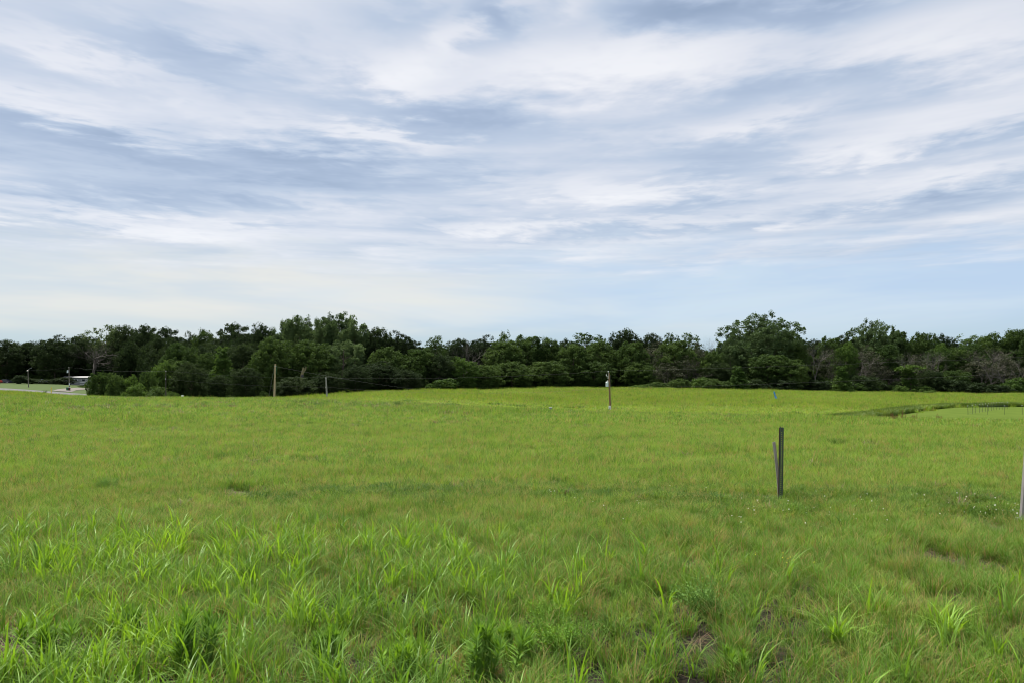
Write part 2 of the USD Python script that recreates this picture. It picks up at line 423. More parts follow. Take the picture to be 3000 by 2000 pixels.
concrete_look = plain_look('concrete_look', (0.34, 0.35, 0.36), 0.9, var=0.2, scale=22.0, bump=0.4)
white_look = plain_look('white_paint_look', (0.72, 0.72, 0.70), 0.5, var=0.06)
offwhite_look = plain_look('weathered_siding_look', (0.2, 0.21, 0.2), 0.7, var=0.15, scale=1.5)
roof_look = plain_look('grey_roof_look', (0.06, 0.06, 0.064), 0.6, var=0.2, scale=2.0)
glass_dark_look = plain_look('dark_window_look', (0.015, 0.018, 0.02), 0.08, var=0.1)
black_look = plain_look('black_mark_look', (0.02, 0.02, 0.025), 0.6, var=0.1)
blue_look = plain_look('blue_plastic_look', (0.015, 0.24, 0.72), 0.4, var=0.15, scale=5.0)
green_bin_look = plain_look('green_bin_look', (0.012, 0.085, 0.045), 0.45, var=0.1)
maroon_look = plain_look('maroon_bin_look', (0.11, 0.025, 0.022), 0.45, var=0.1)
yellow_look = plain_look('yellow_plastic_look', (0.65, 0.52, 0.08), 0.5, var=0.1)
car_white_look = plain_look('white_car_look', (0.70, 0.71, 0.72), 0.25, var=0.03)
car_dark_look = plain_look('dark_car_look', (0.025, 0.028, 0.04), 0.25, var=0.05)
car_red_look = plain_look('red_car_look', (0.32, 0.03, 0.02), 0.25, var=0.05)
tyre_look = plain_look('tyre_look', (0.015, 0.015, 0.015), 0.8, var=0.1)
rim_look = plain_look('rim_look', (0.4, 0.4, 0.42), 0.35, 0.7, var=0.05)
tan_look = plain_look('tan_broken_wood_look', (0.13, 0.11, 0.055), 0.9, var=0.35, scale=3.0)
box_look = plain_look('grey_green_box_look', (0.14, 0.16, 0.17), 0.5, var=0.1)


def ground_look():
    m = Nodes()
    pos = m.add('geometry', 'position')
    x = m.add('separate_xyz', 'x', vector=pos)
    y = x[:-1] + 'y'
    r = m.math('sqrt', m.math('add', m.math('multiply', x, x), m.math('multiply', y, y)))
    n1 = m.noise(pos, 2.2, 6.0, 0.6)
    n2 = m.noise(pos, 0.12, 5.0, 0.6)
    n3 = m.noise(pos, 30.0, 4.0, 0.6)
    soil = m.ramp(n3, [(0.3, (0.007, 0.006, 0.0035)), (0.55, (0.013, 0.0105, 0.006)), (0.75, (0.030, 0.022, 0.012))])
    thatch = m.ramp(m.math('multiply_add', n3, 0.5, m.math('multiply', n1, 0.5)), [(0.35, (0.025, 0.030, 0.010)), (0.5, (0.055, 0.055, 0.020)), (0.65, (0.11, 0.08, 0.045))])
    green = m.ramp(m.math('multiply_add', n2, 0.6, m.math('multiply', n1, 0.4)), [(0.35, (0.075, 0.115, 0.018)), (0.5, (0.11, 0.150, 0.024)), (0.65, (0.16, 0.175, 0.036))])
    near = m.smooth(m.math('multiply_add', m.math('subtract', n1, 0.5), 9.0, r), 6.5, 12.0)
    far = m.smooth(r, 18.0, 60.0)
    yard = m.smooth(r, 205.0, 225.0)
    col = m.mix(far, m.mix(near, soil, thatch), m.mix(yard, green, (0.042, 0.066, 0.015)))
    bmp = m.add('bump', 'normal', height=n3, strength=0.6, distance=0.03)
    return m.make('/World/Looks/ground_look', surface=m.add('principled_bsdf', 'BSDF', base_color=col, roughness=0.95, specular_ior_level=0.15, normal=bmp))


def lawn_look():
    m = Nodes()
    pos = m.add('geometry', 'position')
    n1 = m.noise(pos, 0.25, 5.0, 0.6)
    n3 = m.noise(pos, 9.0, 4.0, 0.7)
    col = m.ramp(m.math('multiply_add', n3, 0.45, m.math('multiply', n1, 0.55)), [(0.35, (0.053, 0.081, 0.0165)), (0.5, (0.067, 0.099, 0.020)), (0.65, (0.083, 0.110, 0.023))])
    bmp = m.add('bump', 'normal', height=n3, strength=0.8, distance=0.05)
    return m.make('/World/Looks/lawn_look', surface=m.add('principled_bsdf', 'BSDF', base_color=col, roughness=1.0, specular_ior_level=0.0, normal=bmp))


road_look = plain_look('road_look', (0.062, 0.061, 0.062), 0.9, var=0.15, scale=0.8)
drive_look = plain_look('gravel_drive_look', (0.095, 0.085, 0.07), 0.95, var=0.2, scale=1.0)

# ------------------------------------------------------------------ land
radii = np.concatenate([[0.0], np.geomspace(0.8, 500, 230), np.geomspace(560, 6000, 14)])
phis = np.linspace(0, 2 * np.pi, 577)[:-1]
RR, PP = np.meshgrid(radii[1:], phis, indexing='ij')
gx, gy = RR * np.sin(PP), RR * np.cos(PP)
gz = height(gx, gy)
gv = np.vstack([[[0, 0, float(height(0, 0))]], np.stack([gx, gy, gz], -1).reshape(-1, 3)])
npn = len(phis)
i, j = np.meshgrid(np.arange(len(radii) - 2), np.arange(npn), indexing='ij')
a, b = 1 + i * npn + j, 1 + i * npn + (j + 1) % npn
c2, d2 = a + npn, b + npn
gf = np.vstack([np.stack([a, d2, c2], -1).reshape(-1, 3), np.stack([a, b, d2], -1).reshape(-1, 3), np.stack([np.zeros(npn, int), 1 + (np.arange(npn) + 1) % npn, 1 + np.arange(npn)], 1)])
gf = gf[:, ::-1] if np.cross(gv[gf[0, 1]] - gv[gf[0, 0]], gv[gf[0, 2]] - gv[gf[0, 0]])[2] < 0 else gf
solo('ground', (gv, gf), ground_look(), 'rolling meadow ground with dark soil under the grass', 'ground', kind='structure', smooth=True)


def sheet(poly, lift, step, skirt=0.3):
    """A sheet that follows the land inside a polygon, with edges turned down into the ground."""
    x0, y0, x1, y1 = poly.bounds
    pts = [np.array(poly.exterior.segmentize(step).coords)[:-1]]
    X, Y = np.meshgrid(np.arange(x0, x1, step), np.arange(y0, y1, step))
    inner = contains_xy(poly.buffer(-step * 0.4), X.ravel(), Y.ravel())
    pts.append(np.stack([X.ravel()[inner], Y.ravel()[inner]], 1))
    p = np.vstack(pts)
    from scipy.spatial import Delaunay
    tri = Delaunay(p).simplices
    cen = p[tri].mean(1)
    tri = tri[contains_xy(poly, cen[:, 0], cen[:, 1])]
    v = np.column_stack([p, height(p[:, 0], p[:, 1]) + lift])
    cr = np.cross(v[tri[:, 1]] - v[tri[:, 0]], v[tri[:, 2]] - v[tri[:, 0]])[:, 2]
    tri[cr < 0] = tri[cr < 0][:, ::-1]
    n = len(pts[0])
    low = v[:n] - [0, 0, skirt]
    k = np.arange(n)
    side = np.vstack([np.stack([k, (k + 1) % n, len(v) + k], 1), np.stack([(k + 1) % n, len(v) + (k + 1) % n, len(v) + k], 1)])
    return np.vstack([v, low]), np.vstack([tri, side])


lawn_corner = [hit(2790, 1193, 60), hit(2720, 1200, 60), hit(2600, 1219, 60), hit(2470, 1237, 60)]
LAWN = Polygon([tuple(p[:2]) for p in lawn_corner] + [(46, 84), (120, 84), (140, 172), tuple(hit(3000, 1190, 90)[:2] + [20, -2]), tuple(hit(3000, 1191, 90)[:2])])
if not LAWN.is_valid:
    LAWN = LAWN.buffer(0)
solo('mown_lawn', sheet(LAWN, 0.07, 1.6), lawn_look(), 'short mown lawn laid out inside the tall grass', 'lawn', kind='structure', smooth=True)


def band(points, width, lift, path):
    line = shapely.LineString(points).buffer(width / 2, cap_style='flat')
    return sheet(line, lift, 1.5)


road_mid = [(-260, 246), (-215, 244), (-152, 241.5), (-130, 241.5), (-110, 241.5), (-60, 236), (-10, 225)]
solo('road', band(road_mid, 8.0, 0.10, 'road'), road_look, 'grey two lane road crossing the far left behind the field', 'road', kind='structure', smooth=True)
p0, p1 = hit(0, 1119, 250), hit(48, 1121, 250)
solo('driveway', band([(p0[0] - 25, p0[1]), tuple(p0[:2]), tuple(p1[:2])], 9.0, 0.10, 'drive'), drive_look, 'pale gravel driveway by the parked cars at far left', 'driveway', kind='structure', smooth=True)
p0, p1 = hit(182, 1147, 240), hit(207, 1139, 240)
solo('driveway', band([tuple(hit(180, 1146, 235)[:2]), tuple(hit(196, 1141, 240)[:2]), tuple(hit(214, 1138, 240)[:2] + [0, 8])], 5.0, 0.14, 'drive'), drive_look, 'short gravel drive entrance beside the green bin', 'driveway', kind='structure', smooth=True)

# ------------------------------------------------------------------ trees
def sphere_dirs(rng, n, up=0.0):
    d = rng.normal(size=(n, 3))
    d /= np.linalg.norm(d, axis=1, keepdims=True)
    d[:, 2] += up
    return d / np.linalg.norm(d, axis=1, keepdims=True)


def leaf_cards(rng, c, n, size):
    """A folded leaf-spray card at every centre."""
    N = len(c)
    n = n / (np.linalg.norm(n, axis=1, keepdims=True) + 1e-9)
    t = np.cross(n, rng.normal(size=(N, 3)))
    t /= np.linalg.norm(t, axis=1, keepdims=True) + 1e-9
    b = np.cross(n, t)
    s = (size * rng.uniform(0.6, 1.3, N))[:, None]
    w = s * rng.uniform(0.35, 0.75, N)[:, None]
    v = np.stack([c - t * s * 0.5, c + b * w * 0.5 + n * s * 0.08, c + t * s * 0.5 - n * s * 0.15, c - b * w * 0.5 + n * s * 0.08], 1).reshape(-1, 3)
    k = np.arange(N)[:, None] * 4
    return v, np.vstack([k + [0, 1, 2], k + [0, 2, 3]])


def crown(seed, lobes, leaves, size, clump_r=1.1, per=70, gap=0.0, up=0.15):
    per, clump_r = max(14, per // 2), clump_r * 0.8
    # lobes: (x, y, z, rx, ry, rz). Clumps of leaf cards sit on and in the lobes; light comes in between them.
    rng = np.random.default_rng(seed)
    lobes = np.array(lobes, float)
    area = (lobes[:, 3] * lobes[:, 4] * lobes[:, 5]) ** (2 / 3)
    total = max(1, leaves // per)
    pieces_c, pieces_n = [], []
    for L, k in zip(lobes, np.maximum(3, (total * area / area.sum()).astype(int))):
        d = sphere_dirs(rng, k, 0.25)
        cc = L[:3] + d * L[3:] * rng.uniform(0.78, 1.02, (k, 1))
        if gap:
            cc = cc[rng.random(len(cc)) > gap]
        for c0 in cc:
            r = clump_r * rng.uniform(0.6, 1.35)
            m = int(per * rng.uniform(0.6, 1.4))
            e = sphere_dirs(rng, m, up)
            q = c0 + e * r * (rng.random((m, 1)) ** 0.45) * [1.1, 1.1, 0.9]
            pieces_c.append(q)
            pieces_n.append(e + rng.normal(scale=0.45, size=(m, 3)) + [0, 0, 0.3])
    c, n = np.vstack(pieces_c), np.vstack(pieces_n)
    keep = c[:, 2] > 0.05
    return leaf_cards(rng, c[keep], n[keep], size)


def limbs(seed, height_, base_r, forks, spread, first=0.25, sides=6, gnarl=0.03):
    """Tapered trunk with limbs."""
    rng = np.random.default_rng(seed)
    out = []
    k = 9
    t = np.linspace(0, 1, k)
    p = np.column_stack([np.cumsum(rng.normal(scale=gnarl, size=k)) * height_ * 0.3, np.cumsum(rng.normal(scale=gnarl, size=k)) * height_ * 0.3, t * height_])
    p[0, :2] = 0
    r = base_r * (1 - 0.85 * t) * np.where(t < 0.03, 1.5, 1.0)
    out.append(tube(p, r, sides))
    for _ in range(forks):
        f = rng.uniform(first, 0.85)
        s = np.array([np.interp(f, t, p[:, q]) for q in range(3)])
        az = rng.uniform(0, 2 * np.pi)
        ln = spread * rng.uniform(0.6, 1.1) * (1.15 - 0.6 * f)
        u = np.linspace(0, 1, 6)
        dr = np.array([np.cos(az), np.sin(az), 0])
        q = s + dr * (u[:, None] * ln * 0.8) + np.array([0, 0, 1]) * ((u ** 0.8)[:, None] * ln * rng.uniform(0.4, 1.0)) + rng.normal(scale=0.04 * ln, size=(6, 3)) * u[:, None]
        out.append(tube(q, np.interp(f, t, r) * 0.6 * (1 - 0.85 * u), 5))
    return join(out)


def bare_branches(seed, height_, base_r, levels=4, lean=0.0, spread=0.55, kids=3, up=0.3):
    rng = np.random.default_rng(seed)
    out = []

    def grow(p, d, ln, r, lev):
        n = 5
        pts = [p]
        for _ in range(n):
            d = d + rng.normal(scale=0.13, size=3) + [0, 0, 0.03]
            d = d / np.linalg.norm(d)
            pts.append(pts[-1] + d * ln / n)
        end = 0.62 if lev < levels else 0.3
        out.append(tube(pts, np.linspace(r, r * end, n + 1), 5 if lev < 2 else 3, cap=False))
        if lev >= levels:
            return
        for k in range(kids + (lev > 0)):
            at = pts[-1] if k == 0 else pts[rng.integers(2, n + 1)]
            nd = d + rng.normal(scale=spread, size=3) + [0, 0, up]
            nd = nd / np.linalg.norm(nd)
            grow(np.array(at), nd, ln * rng.uniform(0.55, 0.85), r * end * rng.uniform(0.55, 0.85), lev + 1)
    grow(np.zeros(3), np.array([lean, 0.0, 1.0]), height_ * 0.36, base_r, 0)
    v, f = join(out)
    v[:, 2] *= height_ / v[:, 2].max()
    return v, f


KINDS = {}


def tree_kind(name, leaf, trunk_mesh, crown_mesh, trunk_mat=None):
    """Stores a prototype scaled to unit height and unit width."""
    c = proto_class(name)
    allv = crown_mesh[0] if crown_mesh is not None else trunk_mesh[0]
    top = np.percentile(allv[:, 2], 99.7)
    wid = np.percentile(allv[:, 0], 98.5) - np.percentile(allv[:, 0], 1.5)
    sc = np.array([1 / wid, 1 / wid, 1 / top])
    if trunk_mesh is not None:
        part(c, 'trunk', (trunk_mesh[0] * sc, trunk_mesh[1]), trunk_mat or bark_look, smooth=40)
    if crown_mesh is not None:
        part(c, 'crown', (crown_mesh[0] * sc, crown_mesh[1]), LEAVES[leaf] if isinstance(leaf, str) else leaf)
    KINDS.setdefault(name.rsplit('_', 1)[0], []).append(c)
    return c


def round_lobes(seed, h, w, n, low, flat=0.9):
    """Overlapping lobes heaped evenly over a rounded crown between heights low and h, so that it reads as one full mass."""
    rng = np.random.default_rng(seed)
    out = []
    hz, mid = (h - low) / 2, (h + low) / 2
    for k in range(n):
        cz = 1 - 2 * (k + 0.5) / n
        az = k * 2.39996 + rng.uniform(-0.35, 0.35)
        sr = math.sqrt(1 - cz * cz)
        if cz < 0:
            sr = sr ** 0.6
        q = rng.uniform(0.60, 0.80)
        r = w * rng.uniform(0.13, 0.20)
        out.append((q * sr * math.cos(az) * w / 2, q * sr * math.sin(az) * w / 2, mid + cz * rng.uniform(0.66, 0.86) * hz, r, r, r * flat * rng.uniform(0.85, 1.2)))
    out.append((0, 0, mid + 0.1 * hz, w * 0.30, w * 0.30, hz * 0.66))
    return out


def plume_lobes(seed, h, w, n, low):
    rng = np.random.default_rng(seed)
    out = []
    for k in range(n):
        az, q = rng.uniform(0, 2 * np.pi), w / 2 * math.sqrt(rng.uniform(0, 0.8))
        top = h * (1 - 0.22 * (q / (w / 2)) ** 1.5) * rng.uniform(0.86, 1.0)
        ln = rng.uniform(0.22, 0.36) * h
        out.append((q * math.cos(az), q * math.sin(az), top - ln * 0.5, w * rng.uniform(0.09, 0.14), w * rng.uniform(0.09, 0.14), ln * 0.5))
    for k in range(n):
        az, q = rng.uniform(0, 2 * np.pi), w / 2 * rng.uniform(0.5, 0.85)
        z = low + (h - low) * rng.uniform(0.1, 0.6)
        out.append((q * math.cos(az), q * math.sin(az), z, w * 0.17, w * 0.17, w * 0.2))
    return out


def cone_lobes(seed, h, w, n, low):
    rng = np.random.default_rng(seed)
    out = [(0, 0, h * 0.93, w * 0.12, w * 0.12, h * 0.07)]
    for k in range(n):
        f = (k + 0.5) / n
        z = low + (h - low) * f * 0.88
        az = k * 2.4 + rng.uniform(-0.4, 0.4)
        q = w / 2 * (1 - f) ** 0.75 * rng.uniform(0.3, 0.62)
        r = w * (0.12 + 0.17 * (1 - f))
        out.append((q * math.cos(az), q * math.sin(az), z, r, r, r * 0.75))
    return out


for q in range(4):
    tree_kind(f'oak_kind_{q}', 'oak', limbs(10 + q, 11, 0.36, 8, 5.0), crown(20 + q, round_lobes(30 + q, 16, 13, 34, 0.8), 19000, 0.47, 0.95, 60))
for q in range(3):
    tree_kind(f'cottonwood_kind_{q}', 'cottonwood', limbs(40 + q, 15, 0.45, 9, 5.0), crown(50 + q, plume_lobes(60 + q, 20, 11, 16, 1.5), 18000, 0.46, 0.8, 55))
for q in range(4):
    tree_kind(f'ash_kind_{q}', 'ash', limbs(70 + q, 9, 0.28, 8, 4.0), crown(80 + q, round_lobes(90 + q, 12, 10, 30, 0.1, 0.95), 17000, 0.42, 0.75, 55))
for q in range(2):
    tree_kind(f'dome_kind_{q}', 'cottonwood', limbs(100 + q, 14, 0.6, 12, 8.0), crown(110 + q, round_lobes(120 + q, 20, 22, 50, 1.0, 0.9), 36000, 0.54, 1.0, 60, gap=0.03))
for q in range(2):
    tree_kind(f'airy_kind_{q}', 'ash', limbs(130 + q, 14, 0.26, 14, 4.5, 0.45), crown(140 + q, round_lobes(150 + q, 16, 9, 26, 4.0, 0.8), 6500, 0.38, 0.7, 42, gap=0.12))
for q in range(2):
    tree_kind(f'young_kind_{q}', 'light', limbs(160 + q, 7, 0.13, 6, 1.6), crown(170 + q, cone_lobes(180 + q, 9, 5.0, 22, 0.2), 9000, 0.33, 0.5, 50))
for q in range(3):
    tree_kind(f'light_kind_{q}', 'light', limbs(190 + q, 8, 0.2, 7, 3.0), crown(200 + q, round_lobes(210 + q, 11, 9, 26, 0.2, 0.9), 12000, 0.40, 0.7, 55))
for q in range(2):
    tree_kind(f'pale_kind_{q}', 'pale', limbs(220 + q, 13, 0.3, 8, 4.5), crown(230 + q, plume_lobes(240 + q, 16, 11, 14, 4.0), 6500, 0.42, 0.85, 50, gap=0.1))
for q in range(3):
    tree_kind(f'dead_kind_{q}', None, bare_branches(250 + q, 13, 0.15, 5, 0.05 * (q - 1), 0.5, 3), None, dead_look)
for q in range(2):
    tree_kind(f'thin_kind_{q}', 'grey', bare_branches(260 + q, 13, 0.14, 5, 0.0, 0.5, 3), crown(265 + q, round_lobes(268 + q, 13, 9, 12, 4.0, 0.8), 1800, 0.40, 0.9, 30, gap=0.25), dead_look)
tree_kind('gnarled_kind_0', None, bare_branches(283, 14, 0.34, 5, 0.02, 0.55, 3, 0.2), None, dead_dark_look)
for q in range(4):
    tree_kind(f'bush_kind_{q}', ['light', 'ash', 'light', 'ash'][q], limbs(270 + q, 2.2, 0.07, 6, 1.6, 0.1), crown(275 + q, round_lobes(280 + q, 4, 4.5, 17, 0.0, 0.9), 4500, 0.30, 0.55, 55))
tree_kind('darkbush_kind_0', 'oak', limbs(290, 2.2, 0.07, 6, 1.6, 0.1), crown(291, round_lobes(292, 4, 5, 17, 0.0, 0.9), 4500, 0.32, 0.55, 55))
tree_kind('vine_kind_0', 'light', limbs(295, 8, 0.2, 3, 1.2, 0.6), crown(296, [(0, 0, z, 0.9 + 0.25 * math.sin(z * 2.1), 0.9, 0.8) for z in np.linspace(0.6, 6.5, 9)] + [(0.3, 0, 7.6, 1.9, 1.6, 0.8), (-1.2, 0, 7.3, 0.9, 0.9, 0.5)], 4200, 0.34, 0.5, 45))

_trng = np.random.default_rng(4242)


def plant_tree(kind, px, top, width, depth, label, category='tree', name=None, variant=None, group=None, base=None):
    """A tree of a kind whose crown top and width are as measured in the photograph, standing on the land at a depth."""
    protos = KINDS[kind + '_kind']
    pr = protos[(variant if variant is not None else _trng.integers(len(protos))) % len(protos)]
    x = (px - 1500) / F * depth / CP
    z = float(height(x, depth)) - 0.15
    h = spot(px, top, depth)[2] - z
    w = width / F * depth
    d = min(w, 1.15 * h) if category == 'tree' else w
    return instance(pr, name or 'tree', label, category, (x, depth, z), _trng.choice([0, 180]) + _trng.uniform(-14, 14), (w, d, h), group)


